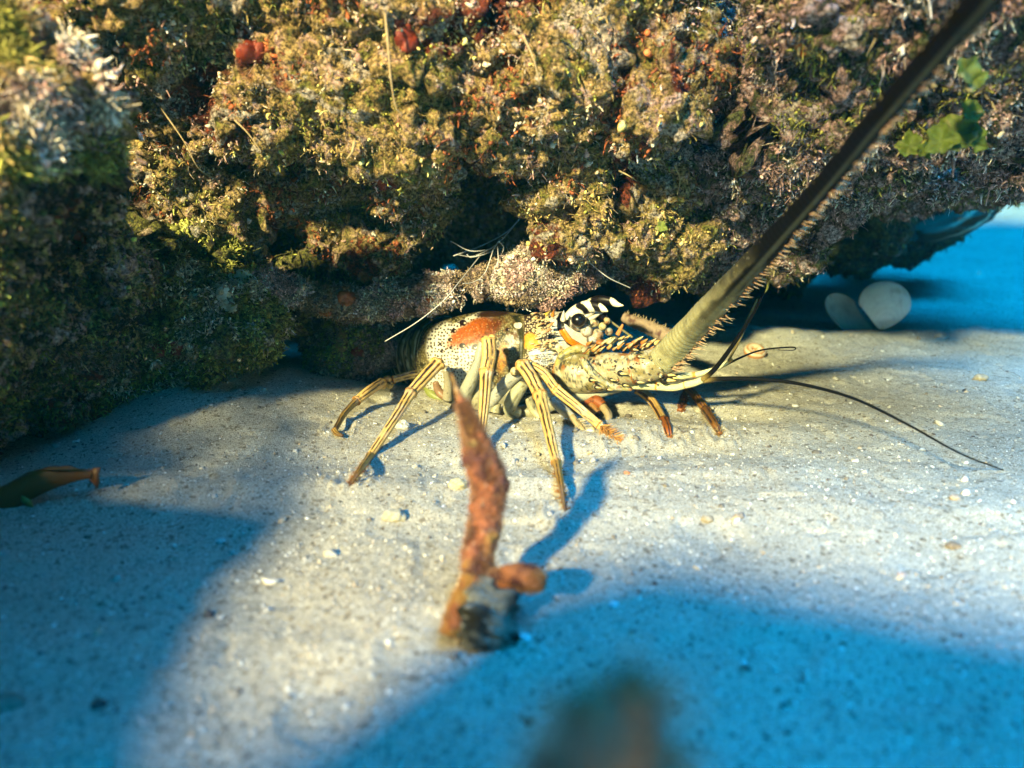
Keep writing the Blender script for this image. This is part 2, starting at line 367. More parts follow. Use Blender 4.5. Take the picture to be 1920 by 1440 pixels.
def turf_on(me, name, parent, n, pals, seed, lmax=0.008, frac=0.5, size=1.0, down=0.5, zone=None, kn=1.0):
    V, Nn = get_vn(me)
    idx = rng.integers(0, len(V), n*14)
    P = V[idx]; Q = Nn[idx]
    px, py = to_px(P); vd = np.array([0, 0, CAMH])-P; vd /= np.linalg.norm(vd, axis=1)[:, None]
    f = (np.sum(Q*vd, 1) > -0.15) & (px > -250) & (px < 2170) & (py > -200) & (py < 1500) & (P[:, 1] > .1)
    f &= (fbm(P, 0.02, 2, seed+5) > -0.28)
    if zone is not None: f &= zone(P, px, py)
    P = P[f][:n]; Q = Q[f][:n]; n = len(P)
    sel = np.clip((fbm(P, 0.035, 2, seed+8)*1.6+0.5)*len(pals)+rng.normal(0, .4, n), 0, len(pals)-1).astype(int)
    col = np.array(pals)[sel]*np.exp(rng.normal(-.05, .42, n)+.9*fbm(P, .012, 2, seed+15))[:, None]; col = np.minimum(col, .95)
    g = Geo(); k = int(n*frac)
    # knobs
    if n-k > 0:
        s = (0.0003+0.00035*rng.exponential(1, n-k))*size*kn; s = np.minimum(s, .0016*size)
        g.add(*scatter_blobs(P[k:]+Q[k:]*s[:, None]*.5, s, rng.uniform(.5, 2.0, (n-k, 3)), col[k:], .3))
    # curled filaments: 5 rings of 3
    if k:
        p = P[:k].copy(); d = Q[:k]+rng.normal(0, .55, (k, 3)); d /= np.linalg.norm(d, axis=1)[:, None]
        ln = (0.0025+rng.exponential(1, k)*lmax*.35)*size; ln = np.minimum(ln, lmax*2); r0 = np.where(rng.random(k) < .36, rng.uniform(.0006, .0015, k), rng.uniform(.00016, .0004, k))*size
        curl = rng.normal(0, .5, (k, 3)); rings = []
        for q in range(5):
            a = np.cross(d, rng.normal(size=3)); a /= np.linalg.norm(a, axis=1)[:, None]+1e-9; c = np.cross(d, a)
            rr = r0*(1.05-q*.2)
            rings.append(np.stack([p+(a*math.cos(t)+c*math.sin(t))*rr[:, None] for t in (0, 2.094, 4.189)], 1))
            p = p+d*(ln/4)[:, None]; d = d+curl*.6; d[:, 2] -= down*.35; d /= np.linalg.norm(d, axis=1)[:, None]
        Vt = np.concatenate(rings, 1)   # k,15,3
        ft = np.array([[q*3+a, q*3+(a+1) % 3, q*3+3+(a+1) % 3, q*3+3+a] for q in range(4) for a in range(3)])
        Ft = (ft[None]+(np.arange(k)*15)[:, None, None]).reshape(-1, 4)
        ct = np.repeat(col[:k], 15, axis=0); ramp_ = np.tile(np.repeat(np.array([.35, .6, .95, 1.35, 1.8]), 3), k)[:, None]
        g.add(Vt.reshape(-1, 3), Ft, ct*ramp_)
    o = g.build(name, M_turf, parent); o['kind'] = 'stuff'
    return o
OL = (.24, .25, .05); GOLD = (.56, .42, .17); TAN = (.56, .45, .32); PINK = (.50, .32, .29); LIL = (.56, .48, .47); RUST = (.30, .09, .03); GRN = (.13, .17, .05); DK = (.014, .014, .008); CRM = (.66, .60, .46); TEAL = (.05, .13, .10)
def rock(name, label, cat, blobs, vox, mat, seed, turf=None, **kw):
    me = voxel_rock(blobs, vox, seed=seed, **kw)
    root = empty(name, at(blobs[0][0], blobs[0][1], blobs[0][2])); tag(root, label, cat)
    link('stone', me, mat, root)
    if turf: turf_on(me, 'algae_turf', root, seed=seed, **turf)
    return root, me
M_r1 = reef_mat('reef_gold', [DK, OL, (.28, .20, .07), GOLD, PINK, CRM], paleamt=.56, redamt=.60)
M_r6 = reef_mat('reef_pale', [DK, OL, GOLD, PINK, LIL, CRM])
M_r2 = reef_mat('reef_left', [DK, (.08, .07, .03), OL, (.16, .12, .06), TAN], redamt=.66)
M_r3 = reef_mat('reef_lilac', [DK, GRN, (.14, .12, .07), PINK, LIL, LIL], redamt=.72)
M_r4 = reef_mat('reef_branch', [(.12, .08, .06), (.26, .17, .14), (.40, .30, .25), PINK, CRM], redamt=.70, paleamt=.56)
M_r5 = reef_mat('reef_deep', [DK, TEAL, GRN, (.08, .09, .06)], redamt=.75)
def grid(x0, x1, nx_, y, Y, r, jit=18, sq=(1, 1, 1)):
    return [(x+random.uniform(-jit, jit), y+random.uniform(-jit, jit), Y+random.uniform(-.02, .02), r*random.uniform(.85, 1.12), sq) for x in np.linspace(x0, x1, nx_)]
# main ledge, leaning over the lobster
bl = grid(260, 1090, 6, -90, .575, 190)+grid(330, 1200, 6, 90, .575, 135)+grid(400, 1190, 7, 190, .575, 105)
bl += grid(330, 760, 4, 290, .645, 105)+grid(300, 800, 5, 400, .68, 85)+grid(290, 720, 5, 480, .67, 72)
bl += [(1100, 290, .60, 95), (1040, 350, .60, 62), (1110, 400, .60, 85), (1180, 380, .62, 90), (1060, 430, .60, 48), (1130, 450, .61, 42), (1200, 340, .62, 100), (1250, 430, .66, 80)]
bl += grid(200, 1300, 5, 120, .85, 250)+grid(250, 900, 4, 330, .95, 170)
root_l, me_l = rock('reef_ledge', 'huge golden brown reef ledge furred with algae, overhanging the lobster', 'reef rock', bl, .0034, M_r1, 3,
    turf=dict(n=70000, pals=[OL, GOLD, (.80, .62, .20), TAN, PINK, CRM, RUST], lmax=.006, frac=.72))
# left boulders
bl = [(-60, 250, .40, 190), (60, 190, .40, 110), (-20, 120, .40, 100), (110, 290, .42, 90), (150, 350, .45, 80), (-80, 440, .42, 150), (20, 420, .44, 80), (-120, 560, .44, 160), (40, 560, .48, 130), (150, 520, .52, 130), (80, 690, .52, 120), (-60, 720, .48, 130), (190, 620, .55, 100), (20, 780, .52, 70), (130, 740, .55, 50)]
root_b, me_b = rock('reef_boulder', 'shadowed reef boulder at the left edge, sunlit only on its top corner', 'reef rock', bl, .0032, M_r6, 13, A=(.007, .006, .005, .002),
    turf=dict(n=26000, pals=[OL, GOLD, CRM, PINK, LIL, CRM], lmax=.006, frac=.72, zone=lambda P, x, y: (y < 330)))  # pale turf palette puts the bright sunlit look into the top
turf_on(me_b, 'algae_turf', root_b, 16000, [DK, GRN, OL, (.12, .09, .05), (.2, .16, .1)], 14, lmax=.006, frac=.72, zone=lambda P, x, y: (y >= 330))  # dark turf palette puts the shade of the lower part into the colour
bl = [(250, 560, .58, 95), (330, 600, .58, 90), (420, 610, .58, 85), (455, 630, .585, 52), (300, 680, .58, 65), (400, 680, .585, 48), (230, 700, .56, 60), (180, 740, .55, 50), (455, 570, .60, 70), (380, 520, .62, 90), (540, 540, .66, 45), (600, 530, .67, 40)]
root_f, me_f = rock('reef_lobe', 'mottled olive rock lobe with a red patch, hanging above the sand bank', 'reef rock', bl, .0028, M_r2, 23,
    turf=dict(n=24000, pals=[OL, (.36, .30, .14), (.5, .42, .26), TAN, OL], lmax=.005, frac=.72))
# rock right
bl = grid(1620, 2080, 4, -60, .50, 190)+[(1420, 200, .62, 60), (1340, 260, .62, 90), (1500, 130, .56, 110), (1440, 260, .60, 100), (1560, 240, .57, 110), (1660, 140, .54, 130), (1700, 260, .57, 90), (1800, 180, .54, 130), (1900, 160, .54, 130), (1820, 270, .58, 70), (1920, 300, .60, 85), (2020, 230, .56, 140), (1340, 340, .64, 80), (1290, 330, .64, 80), (1400, 360, .66, 90), (1500, 330, .64, 80), (1590, 330, .64, 65), (1660, 330, .65, 50), (1450, 410, .70, 80), (1350, 440, .70, 75), (1380, 480, .74, 65), (1280, 460, .72, 50), (1550, 370, .68, 60), (1740, 340, .66, 45), (1500, 90, .75, 130), (1700, 150, .80, 220), (1900, 150, .80, 200)]
root_r, me_r = rock('reef_shelf', 'lilac grey reef shelf on the right, behind the long raised antenna', 'reef rock', bl, .0036, M_r3, 33,
    turf=dict(n=50000, pals=[OL, (.24, .20, .10), PINK, LIL, CRM, PINK], lmax=.007, frac=.72))
# dark rock behind
bl = [(1340, 60, 1.0, 260), (1150, 330, 1.05, 190), (1350, 360, 1.02, 190), (1560, 390, 1.0, 130), (1450, 470, 1.02, 90), (1330, 520, 1.0, 60), (1480, 520, 1.0, 60), (1600, 440, 1.05, 90), (1700, 360, 1.1, 110), (1780, 390, 1.1, 60), (1030, 340, 1.1, 150), (900, 300, 1.1, 200), (700, 330, 1.1, 220), (500, 400, 1.1, 240), (300, 500, 1.1, 220), (950, 430, 1.05, 75), (1400, 200, .9, 150)]
root_d, me_d = rock('reef_wall', 'dark teal rock wall at the back of the crevice, above the white shells', 'reef rock', bl, .007, M_r5, 43,
    turf=dict(n=9000, pals=[TEAL, GRN, OL, (.1, .1, .08)], lmax=.009, frac=.7, size=1.5))
# fallen rubble branch
pts = spline([(500, 535, .60, 40), (600, 556, .61, 36), (680, 566, .622, 36), (770, 553, .625, 34), (850, 537, .63, 27), (905, 527, .632, 27), (955, 519, .630, 36), (1000, 516, .628, 48), (1050, 508, .63, 48), (1110, 496, .64, 38), (1160, 470, .66, 40)], 40)
root_a, me_a = rock('coral_branch', 'pale pink fallen coral branch lying across just above the lobster', 'coral rubble', [tuple(p) for p in pts], .0022, M_r4, 53, A=(.006, .005, .003, .0013),
    turf=dict(n=20000, pals=[(.62, .38, .36), TAN, CRM, (.66, .52, .52), (.3, .22, .14)], lmax=.0035, frac=.72, size=.8))
bl = [(640, 680, .66, 62), (700, 665, .66, 55), (615, 640, .67, 38), (660, 640, .67, 60), (640, 715, .66, 26), (735, 655, .665, 26), (600, 600, .69, 40)]
root_k, me_k = rock('reef_stone', 'small brown encrusted stone below the coral branch, left of the lobster', 'reef rock', bl, .0022, M_r4, 63, A=(.006, .005, .003, .0013),
    turf=dict(n=11000, pals=[OL, (.2, .14, .08), TAN, PINK], lmax=.0035, frac=.5, size=.8))
# ------------------------------------------------------------ lobster
def pl_dist(x, y, pts):
    d = np.full(x.shape, 1e9)
    for (a, b), (c, e) in zip(pts[:-1], pts[1:]):
        vx, vy = c-a, e-b; t = np.clip(((x-a)*vx+(y-b)*vy)/(vx*vx+vy*vy), 0, 1)
        d = np.minimum(d, np.hypot(x-a-t*vx, y-b-t*vy))
    return d
def ell(x, y, cx, cy, rx, ry, rot=0):
    c, s = math.cos(rot), math.sin(rot); dx = x-cx; dy = y-cy
    return np.sqrt(((dx*c+dy*s)/rx)**2+((-dx*s+dy*c)/ry)**2)
def n2(x, y, s, seed, o=2): return fbm(np.stack([x, y, 0*x+seed], -1), s, o, seed)
def w2(x, y, s, seed): return worley(np.stack([x/s, y/s, np.zeros_like(x)+.5], -1)*1.0, 1.0, seed)
def lay(c, col, m):
    m = np.clip(m, 0, 1)[:, None]; return c*(1-m)+np.asarray(col)*m
def dots2d(x, y, s, seed):
    """distance to jittered flat cell points, in units of the cell"""
    X = x/s; Yc = y/s; ix = np.floor(X).astype(int); iy = np.floor(Yc).astype(int); best = np.full(x.shape, 9.); idv = np.zeros(x.shape)
    for a in (-1, 0, 1):
        for b_ in (-1, 0, 1):
            cx, cy = ix+a, iy+b_; z = np.zeros_like(cx)
            d = np.hypot(cx+.2+.6*h3(cx, cy, z, seed)-X, cy+.2+.6*h3(cx, cy, z, seed+1)-Yc)
            k = d < best; best = np.where(k, d, best); idv = np.where(k, h3(cx, cy, z, seed+2), idv)
    return best, idv
WHT = np.array([.80, .76, .66]); CREAM = np.array([.74, .68, .44]); YEL = np.array([.86, .63, .27]); BLK = np.array([.005, .003, .003])
def paint_carapace(x, y):
    n = n2(x, y, 22, 3); c = np.tile([.26, .21, .10], (len(x), 1))
    c = lay(c, [.10, .09, .04], ss(-.1, .4, n2(x, y, 12, 5)))
    d, idv = dots2d(x, y, 3.4, 11)
    c = lay(c, [.50, .44, .26], ss(.5, .3, d)*ss(.35, .5, idv)*.9)
    # lower margin, cream with dark veins
    c = lay(c, [.62, .58, .44], ss(722, 736, y+n*8)*ss(1050, 1020, x))
    # white dotted flank
    wm = ss(1.08, .92, ell(x, y, 862, 712, 62, 74, .1)+n*.12)
    wm = np.maximum(wm, ss(1.1, .9, ell(x, y, 880, 607, 62, 12, -.42)+n*.2))
    wm = np.maximum(wm, ss(1.1, .9, ell(x, y, 832, 650, 32, 46, 0)+n*.1))
    c = lay(c, WHT, wm)
    d, idv = dots2d(x, y, 6.2, 21); big = ss(700, 640, y)*.10
    c = lay(c, [.05, .02, .015], ss(.30, .20, d-big*idv)*wm*.95)
    # orange saddle
    sd = ell(x, y, 893, 622, 60, 22, -.40)+n*.18
    om = ss(1.1, .8, sd)
    oc = lay(np.tile([.50, .17, .03], (len(x), 1)), [.20, .07, .02], ss(885, 940, x-(y-600)*.5))
    oc = oc*(1+.35*n2(x, y, 3, 8))[:, None]
    d, idv = dots2d(x, y, 3.0, 31); oc = lay(oc, [.80, .55, .35], ss(.35, .2, d)*ss(.72, .8, idv)*.7)
    c = c*(1-om[:, None])+oc*om[:, None]
    # dark brown dorsum
    c = lay(c, [.10, .05, .02], ss(1, .6, ell(x, y, 925, 588, 40, 8, -.1)))
    c = lay(c, [.66, .34, .06], ss(1.1, .5, ell(x, y, 942, 672, 13, 34, .1)+n*.3)*.9)
    c = lay(c, WHT*.8, ss(1.1, .6, ell(x, y, 962, 640, 12, 18, 0)+.9*n2(x, y, 6, 71))*.85); c = lay(c, [.22, .12, .04], ss(.05, .35, n2(x, y, 5, 73))*ss(1.2, .8, ell(x, y, 942, 650, 36, 70))*.8)
    # front block
    fb = ss(978, 986, x)
    base = lay(np.tile([.10, .065, .055], (len(x), 1)), [.15, .14, .05], ss(0, .4, n))
    d, idv = dots2d(x, y, 4.2, 41); base = lay(base, [.75, .66, .48], ss(.42, .28, d)*ss(.25, .4, idv))
    c = c*(1-fb[:, None])+base*fb[:, None]
    c = lay(c, [.80, .46, .09], ss(1.15, .7, ell(x, y, 996, 642, 17, 17, .2)+n*.3))
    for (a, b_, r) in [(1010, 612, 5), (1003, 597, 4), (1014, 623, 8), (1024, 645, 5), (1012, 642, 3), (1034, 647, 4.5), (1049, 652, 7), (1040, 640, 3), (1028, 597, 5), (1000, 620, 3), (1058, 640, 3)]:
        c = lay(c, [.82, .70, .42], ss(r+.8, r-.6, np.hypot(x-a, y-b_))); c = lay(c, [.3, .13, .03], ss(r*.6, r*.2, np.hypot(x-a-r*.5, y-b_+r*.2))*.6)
    pm = ss(1.1, .95, ell(x, y, 1019, 668, 28, 14, .15)); c = lay(c, [.70, .74, .74], pm)
    d, idv = dots2d(x, y, 3.0, 51); c = lay(c, [.16, .08, .12], ss(.42, .3, d)*ss(1, .8, ell(x, y, 1022, 672, 20, 9, .15)))
    c = lay(c, [.80, .72, .45], ss(1.1, .8, ell(x, y, 1028, 694, 12, 5, .5)))
    # cervical groove
    c = lay(c, [.05, .06, .02], ss(7, 3, pl_dist(x, y, [(958, 578), (974, 604), (979, 640), (975, 668), (966, 690)]))*.85)
    # ring around the eye socket
    c = lay(c, WHT, ss(10, 8, pl_dist(x, y, [(1040, 585), (1040, 612), (1050, 632), (1066, 650), (1076, 662)])))
    c = lay(c, WHT, ss(1.05, .98, ell(x, y, 1092, 612, 36, 46, 0)))
    c = lay(c, BLK, ss(7.6, 6.4, pl_dist(x, y, [(1060, 560), (1060, 578), (1052, 596), (1051, 612), (1055, 622), (1068, 640), (1090, 653), (1118, 662)])))
    c = lay(c, [.90, .36, .015], ss(6.0, 5.0, pl_dist(x, y, [(1054, 620), (1066, 637), (1082, 648), (1100, 655), (1118, 660)])))
    c = lay(c, BLK, ss(5, 4, pl_dist(x, y, [(1092, 574), (1104, 580), (1112, 578)])))
    # pits
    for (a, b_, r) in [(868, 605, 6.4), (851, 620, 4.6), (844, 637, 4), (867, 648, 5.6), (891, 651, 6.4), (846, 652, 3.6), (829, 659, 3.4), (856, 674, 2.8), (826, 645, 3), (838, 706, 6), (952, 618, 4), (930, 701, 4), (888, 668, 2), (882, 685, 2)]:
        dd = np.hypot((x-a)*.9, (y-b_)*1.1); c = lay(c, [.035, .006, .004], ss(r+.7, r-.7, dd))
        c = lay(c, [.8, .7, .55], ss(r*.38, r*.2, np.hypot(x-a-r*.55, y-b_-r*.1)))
    c = lay(c, WHT*1.1, ss(1.1, .9, ell(x, y, 971, 608, 8, 6, -.5)))
    return np.clip(c*(1+.08*n2(x, y, 2.5, 66))[:, None], 0, 1)

lob = empty('spiny_lobster', on_ground(930, 790)); tag(lob, 'spotted spiny lobster with yellow striped legs standing on the sand under the reef', 'lobster')
body = Geo()
# carapace: px, top, bottom, Y, lateral factor
RG = spline([(806, 628, 726, .652, .7), (818, 606, 742, .645, .85), (840, 594, 757, .635, .9), (870, 586, 768, .628, .92), (905, 581, 772, .622, .92), (945, 582, 770, .618, .9), (978, 587, 766, .613, .86), (1000, 586, 758, .610, .86), (1035, 583, 738, .606, .84), (1062, 582, 712, .602, .8), (1085, 588, 692, .600, .75), (1108, 600, 676, .598, .7), (1128, 615, 662, .597, .6)], 460)
nr, nth = len(RG), 420
cen = np.array([at(r[0], (r[1]+r[2])/2, r[3]) for r in RG]); rv = np.array([pr((r[2]-r[1])/2, r[3]) for r in RG])
T = np.gradient(cen, axis=0); T /= np.linalg.norm(T, axis=1)[:, None]
side = np.cross(T, [0, 0, 1.]); side /= np.linalg.norm(side, axis=1)[:, None]       # towards the camera
if side[0, 1] > 0: side = -side
th = np.linspace(0, 2*math.pi, nth, endpoint=False)
pw = lambda v, p: np.sign(v)*np.abs(v)**p
V = cen[:, None]+np.array([0, 0, 1.])*(rv[:, None]*pw(np.cos(th), .95)[None])[..., None]+side[:, None]*(rv[:, None]*RG[:, 4][:, None]*pw(np.sin(th), .85)[None])[..., None]
V = V.reshape(-1, 3)
px, py = to_px(V); nearm = np.tile(np.sin(th) >= 0, nr)
# the far flank carries the mirror image of the near flank's markings
mi = (np.arange(nr)[:, None]*nth+((nth-np.arange(nth)) % nth)[None]).reshape(-1)
src = np.where(nearm, np.arange(len(V)), mi)
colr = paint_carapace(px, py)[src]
sx_, sy_ = px[src], py[src]
out = (V-np.repeat(cen, nth, axis=0)); out /= np.linalg.norm(out, axis=1)[:, None]
dsp = -0.0016*np.exp(-(pl_dist(sx_, sy_, [(958, 578), (974, 604), (979, 640), (975, 668), (966, 690)])/7)**2)
dsp += -0.0009*np.exp(-(pl_dist(sx_, sy_, [(1051, 590), (1052, 612), (1068, 640), (1100, 656)])/4)**2)
for (a, b_, r) in [(1010, 612, 5), (1003, 597, 4), (1016, 623, 8), (1024, 645, 5), (1034, 647, 4.5), (1049, 652, 7), (1028, 597, 5), (1025, 670, 24), (996, 642, 16), (1028, 694, 10), (1052, 668, 8)]:
    dsp += 0.00022*min(r, 9)*np.exp(-(np.hypot(sx_-a, sy_-b_)/r)**2)
dsp += 0.00025*fbm(V, .004, 2, 88)*ss(930, 990, sx_)+0.0001*fbm(V, .002, 2, 89)
dsp += -0.0012*np.exp(-((sy_-(735-(sx_-850)*.03))/4)**2)*ss(1050, 1000, sx_)
V = V+out*dsp[:, None]
i = np.arange(nr-1)[:, None]*nth; j = np.arange(nth)[None]; j2 = (j+1) % nth
F = np.stack([i+j, i+j2, i+nth+j2, i+nth+j], -1).reshape(-1, 4)
body.add(V, F, colr)
V2 = cen[[0, -1]]; a = 0; jj = np.arange(nth)
body.add(np.vstack([V[:nth], V2[:1]]), np.stack([jj, (jj+1) % nth, np.full(nth, nth)], -1), np.vstack([colr[:nth], colr[:1]]))
body.add(np.vstack([V[-nth:], V2[1:]]), np.stack([jj, (jj+1) % nth, np.full(nth, nth)], -1), np.vstack([colr[-nth:], colr[-1:]]))

# abdomen: banded, curling back and under
def pth(pts, n):   # rows (px, py, Y, r_px, ...) -> world path, radius, raw rows
    S = spline(pts, n); return np.array([at(r[0], r[1], r[2]) for r in S]), np.array([pr(r[3], r[2]) for r in S]), S
def col_abd(u, t, P):
    nseg = 7; s = u*nseg+.18*np.sin(t*2)+.1*fbm(P, .01, 2, 5); f = s-np.floor(s)
    c = np.tile([.30, .26, .12], (len(u), 1))
    c = lay(c, [.86, .80, .56], ss(.10, .16, f)*ss(.40, .32, f)); c = lay(c, [.86, .80, .60], ss(.62, .66, f)*ss(.78, .72, f))
    c = lay(c, [.55, .25, .04], ss(.46, .5, f)*ss(.56, .52, f)*ss(.2, .6, np.sin(t*3+s)))
    c = lay(c, BLK, ss(.9, .94, f)); 
    v = fbm(P*np.array([1, 1, .35]), .0032, 2, 14); c = lay(c, BLK, ss(.22, .34, v)*.9)
    d = worley(P, .004, 9); c = lay(c, WHT, ss(.22, .15, d)*.8)
    return c
A, r, S = pth([(842, 668, .640, 76), (822, 670, .648, 77), (804, 674, .660, 72), (790, 682, .672, 62), (781, 692, .682, 48), (777, 700, .688, 30)], 90)
r = r*(1+.035*np.sin(np.linspace(0, 7*2*math.pi, len(r))))
body.add(*tube(A, r, 64, up=(0, 0, 1), colf=col_abd))
def col_tail(u, t, P):
    c = np.tile([.62, .42, .12], (len(u), 1)); q = np.abs(np.sin(P[:, 2]*1100+2.5*fbm(P, .008, 2, 3)+P[:, 0]*160))
    c = lay(c, BLK, ss(.30, .12, q)); return lay(c, WHT, ss(.1, .35, fbm(P, .006, 2, 7))*.6)
A, r, S = pth([(796, 715, .672, 30), (800, 745, .65, 27), (828, 765, .625, 21), (868, 772, .605, 17), (915, 776, .592, 14), (950, 774, .585, 9)], 70)
body.add(*tube(A, r, 40, colf=col_tail))
A, r, S = pth([(798, 720, .62, 6), (806, 735, .612, 9), (822, 746, .607, 8), (850, 752, .603, 4)], 24)
body.add(*tube(A, r, 14, col=(.34, .36, .12)))
# pale underside and leg bases
def col_pale(base=(.60, .56, .42), dark=.5):
    def f(u, t, P):
        c = np.tile(base, (len(u), 1)); d = worley(P, .0042, 5); c = lay(c, BLK*3, ss(.20, .13, d)*.6)
        c = lay(c, BLK*2, ss(.16, .05, np.abs(np.sin(t*1.5+.8+fbm(P, .01, 1, 2))))*ss(.1, .2, u)*ss(.95, .85, u)*dark)
        return lay(c, BLK*3, ss(.97, .99, u)*.8)
    return f
for pts, bs in [
    ([(850, 770, .59, 20), (920, 778, .58, 16), (990, 772, .572, 14), (1050, 752, .57, 14), (1110, 738, .572, 10)], (.50, .47, .34)),
    ([(905, 642, .572, 8), (896, 678, .570, 10), (884, 712, .572, 13), (872, 742, .578, 14), (880, 768, .585, 12)], (.56, .55, .46)),
    ([(902, 712, .580, 9), (896, 740, .580, 13), (892, 766, .58, 12)], (.50, .46, .32)),
    ([(975, 698, .556, 11), (950, 718, .560, 13), (928, 745, .565, 12), (912, 768, .572, 11)], (.58, .57, .50)),
    ([(982, 716, .560, 13), (962, 748, .560, 14), (956, 768, .562, 13), (972, 776, .565, 12)], (.55, .53, .38)),
    ([(932, 756, .568, 9), (928, 774, .566, 10)], (.52, .48, .32)), ([(990, 745, .565, 8), (1000, 768, .565, 9), (1014, 785, .56, 6)], (.56, .52, .36)),
    ([(836, 690, .585, 8), (842, 715, .59, 10), (840, 748, .595, 11)], (.52, .47, .36)), ([(816, 716, .60, 6), (824, 735, .60, 9), (838, 748, .595, 7)], (.40, .26, .16)),
    ([(1015, 716, .568, 10), (1035, 742, .565, 11), (1062, 752, .565, 9)], (.56, .54, .42)),
    ([(862, 758, .588, 10), (868, 775, .583, 9)], (.50, .45, .3)), ([(902, 764, .575, 8), (908, 778, .572, 8)], (.52, .5, .36))]:
    A, r, S = pth(pts, 26); body.add(*tube(A, r, 22, up=(0, -1, .3), colf=col_pale(bs)))

# legs
def col_leg(stripes=(-.45, .42), base=YEL, dk=0.95, tip=None):
    def f(u, t, P):
        c = np.tile(base, (len(u), 1)); c = c*(1+.22*fbm(P, .004, 2, 3))[:, None]; c = lay(c, np.asarray(base)*[1, 1.12, 2.2], ss(.1, .5, fbm(P, .008, 2, 61))*.5)
        tt = (t+math.pi) % (2*math.pi)-math.pi
        brk = ss(-.45, -.15, fbm(P*np.array([1, 1, 1]), .005, 3, 17))
        for s0, w0 in [(stripes[0], .17), (stripes[1], .22), (1.75, .35), (-1.9, .4)]:
            e = np.abs(tt-s0-.22*fbm(P, .007, 3, 23)); c = lay(c, [.015, .014, .02], ss(w0, w0*.6, e)*ss(.03, .08, u)*ss(.97, .92, u)*dk*brk)
            c = lay(c, [.60, .25, .06], ss(w0*1.7, w0, e)*ss(w0*.6, w0, e)*.35)
        c = lay(c, [.42, .18, .03], ss(.035, .01, u)*.6+ss(.97, .995, u)*.7)
        if tip: c = lay(c, tip, ss(.2, 1, u)*.75)
        return c
    return f
def leg_seg(pts, colf, n=44, ns=40):
    A, r, S = pth(pts, n); r = r*1.08
    u = np.linspace(0, 1, n); r = r*(1+.20*np.exp(-(u/.045)**2)+.20*np.exp(-((1-u)/.045)**2)-.06*np.sin(u*math.pi))
    V, F, c = tube(A, r, ns, up=(0.05, -1, .35), colf=colf)
    tt = np.tile(np.linspace(0, 2*math.pi, ns, endpoint=False), n); tt = (tt+math.pi) % (2*math.pi)-math.pi
    gr = 1-.16*np.exp(-((tt+.45)/.2)**2)-.16*np.exp(-((tt-.42)/.2)**2)
    K = len(A)*ns; cenr = np.repeat(A, ns, axis=0); V[:K] = cenr+(V[:K]-cenr)*gr[:, None]
    body.add(V, F, c)
def knob(px, py, Y, r, col=YEL, s=(1, 1, 1)):
    bmk = bmesh.new(); bmesh.ops.create_icosphere(bmk, subdivisions=3, radius=1)
    V = np.array([v.co[:] for v in bmk.verts]); F = np.array([[v.index for v in f.verts] for f in bmk.faces]); bmk.free()
    P = at(px, py, Y)+V*np.array(s)*pr(r, Y)
    c = np.tile(col, (len(V), 1)); c = lay(c, [.35, .14, .03], ss(0, .4, fbm(P, .003, 2, 6))*.6); c = lay(c, [.05, .04, .03], ss(.15, .3, fbm(P, .0035, 2, 66))*.85)
    body.add(P, F, c)
YF = lambda x, y: gz(x, y)[1]
L1 = col_leg(); L2 = col_leg((-.35, .55)); L3 = col_leg((-.3, .6), base=np.array([.55, .38, .12]), dk=1, tip=(.12, .05, .01))
# rearmost leg, reaching back
yR = YF(640, 815); yB = YF(655, 912); yD = YF(1060, 958); yE = YF(1158, 828)
leg_seg([(812, 700, .62, 7), (770, 703, .618, 8), (736, 712, .612, 7)], col_leg(base=np.array([.5, .40, .2])))
knob(726, 712, .61, 9); knob(718, 722, .607, 8); knob(731, 722, .607, 7)
leg_seg([(716, 718, .600, 8.5), (692, 733, yR+.062, 9.5), (668, 752, yR+.048, 8)], L1)
leg_seg([(668, 752, yR+.048, 6.5), (646, 775, yR+.026, 6), (633, 797, yR+.010, 5.4), (627, 808, yR+.004, 4.8)], col_leg((-.1, .9), base=np.array([.42, .30, .10]), dk=1, tip=(.05, .03, .01)))
leg_seg([(627, 806, yR+.004, 5), (632, 813, yR, 5), (643, 817, yR-.003, 2.5)], L3, n=16)
# second leg
knob(824, 680, .566, 9); knob(812, 677, .566, 7)
leg_seg([(822, 681, .564, 12), (797, 707, .552, 12.5), (770, 737, .540, 10.5)], L2)
leg_seg([(771, 736, .539, 10), (735, 793, .508, 9), (694, 855, .480, 7)], L2)
leg_seg([(694, 855, .480, 7.5), (674, 882, yB+.012, 6), (654, 913, yB, 2.2)], L3, n=30)
# third leg
knob(911, 636, .560, 9, s=(1.2, 1, .8)); knob(923, 634, .560, 8)
leg_seg([(916, 636, .558, 13), (917, 665, .552, 14), (912, 696, .545, 12.5)], col_leg((-.5, .25)))
leg_seg([(912, 696, .545, 11.5), (909, 745, .528, 11), (904, 800, .510, 8.5), (899, 838, YF(897, 862)+.01, 7)], col_leg((-.35, .4)))
leg_seg([(899, 838, YF(897, 862)+.01, 7), (897, 863, YF(897, 862), 3)], L3, n=16)
# fourth leg
knob(976, 684, .552, 11); knob(966, 697, .552, 10, CREAM*.9); knob(985, 681, .552, 8)
leg_seg([(980, 684, .55, 12.5), (998, 712, .54, 13), (1012, 740, .53, 12.5)], L1)
leg_seg([(1012, 740, .53, 12), (1027, 800, .495, 11), (1043, 868, .462, 9)], col_leg((-.3, .55)))
leg_seg([(1044, 868, .462, 8.5), (1051, 905, yD+.015, 7), (1060, 960, yD, 2.4)], L3, n=36)
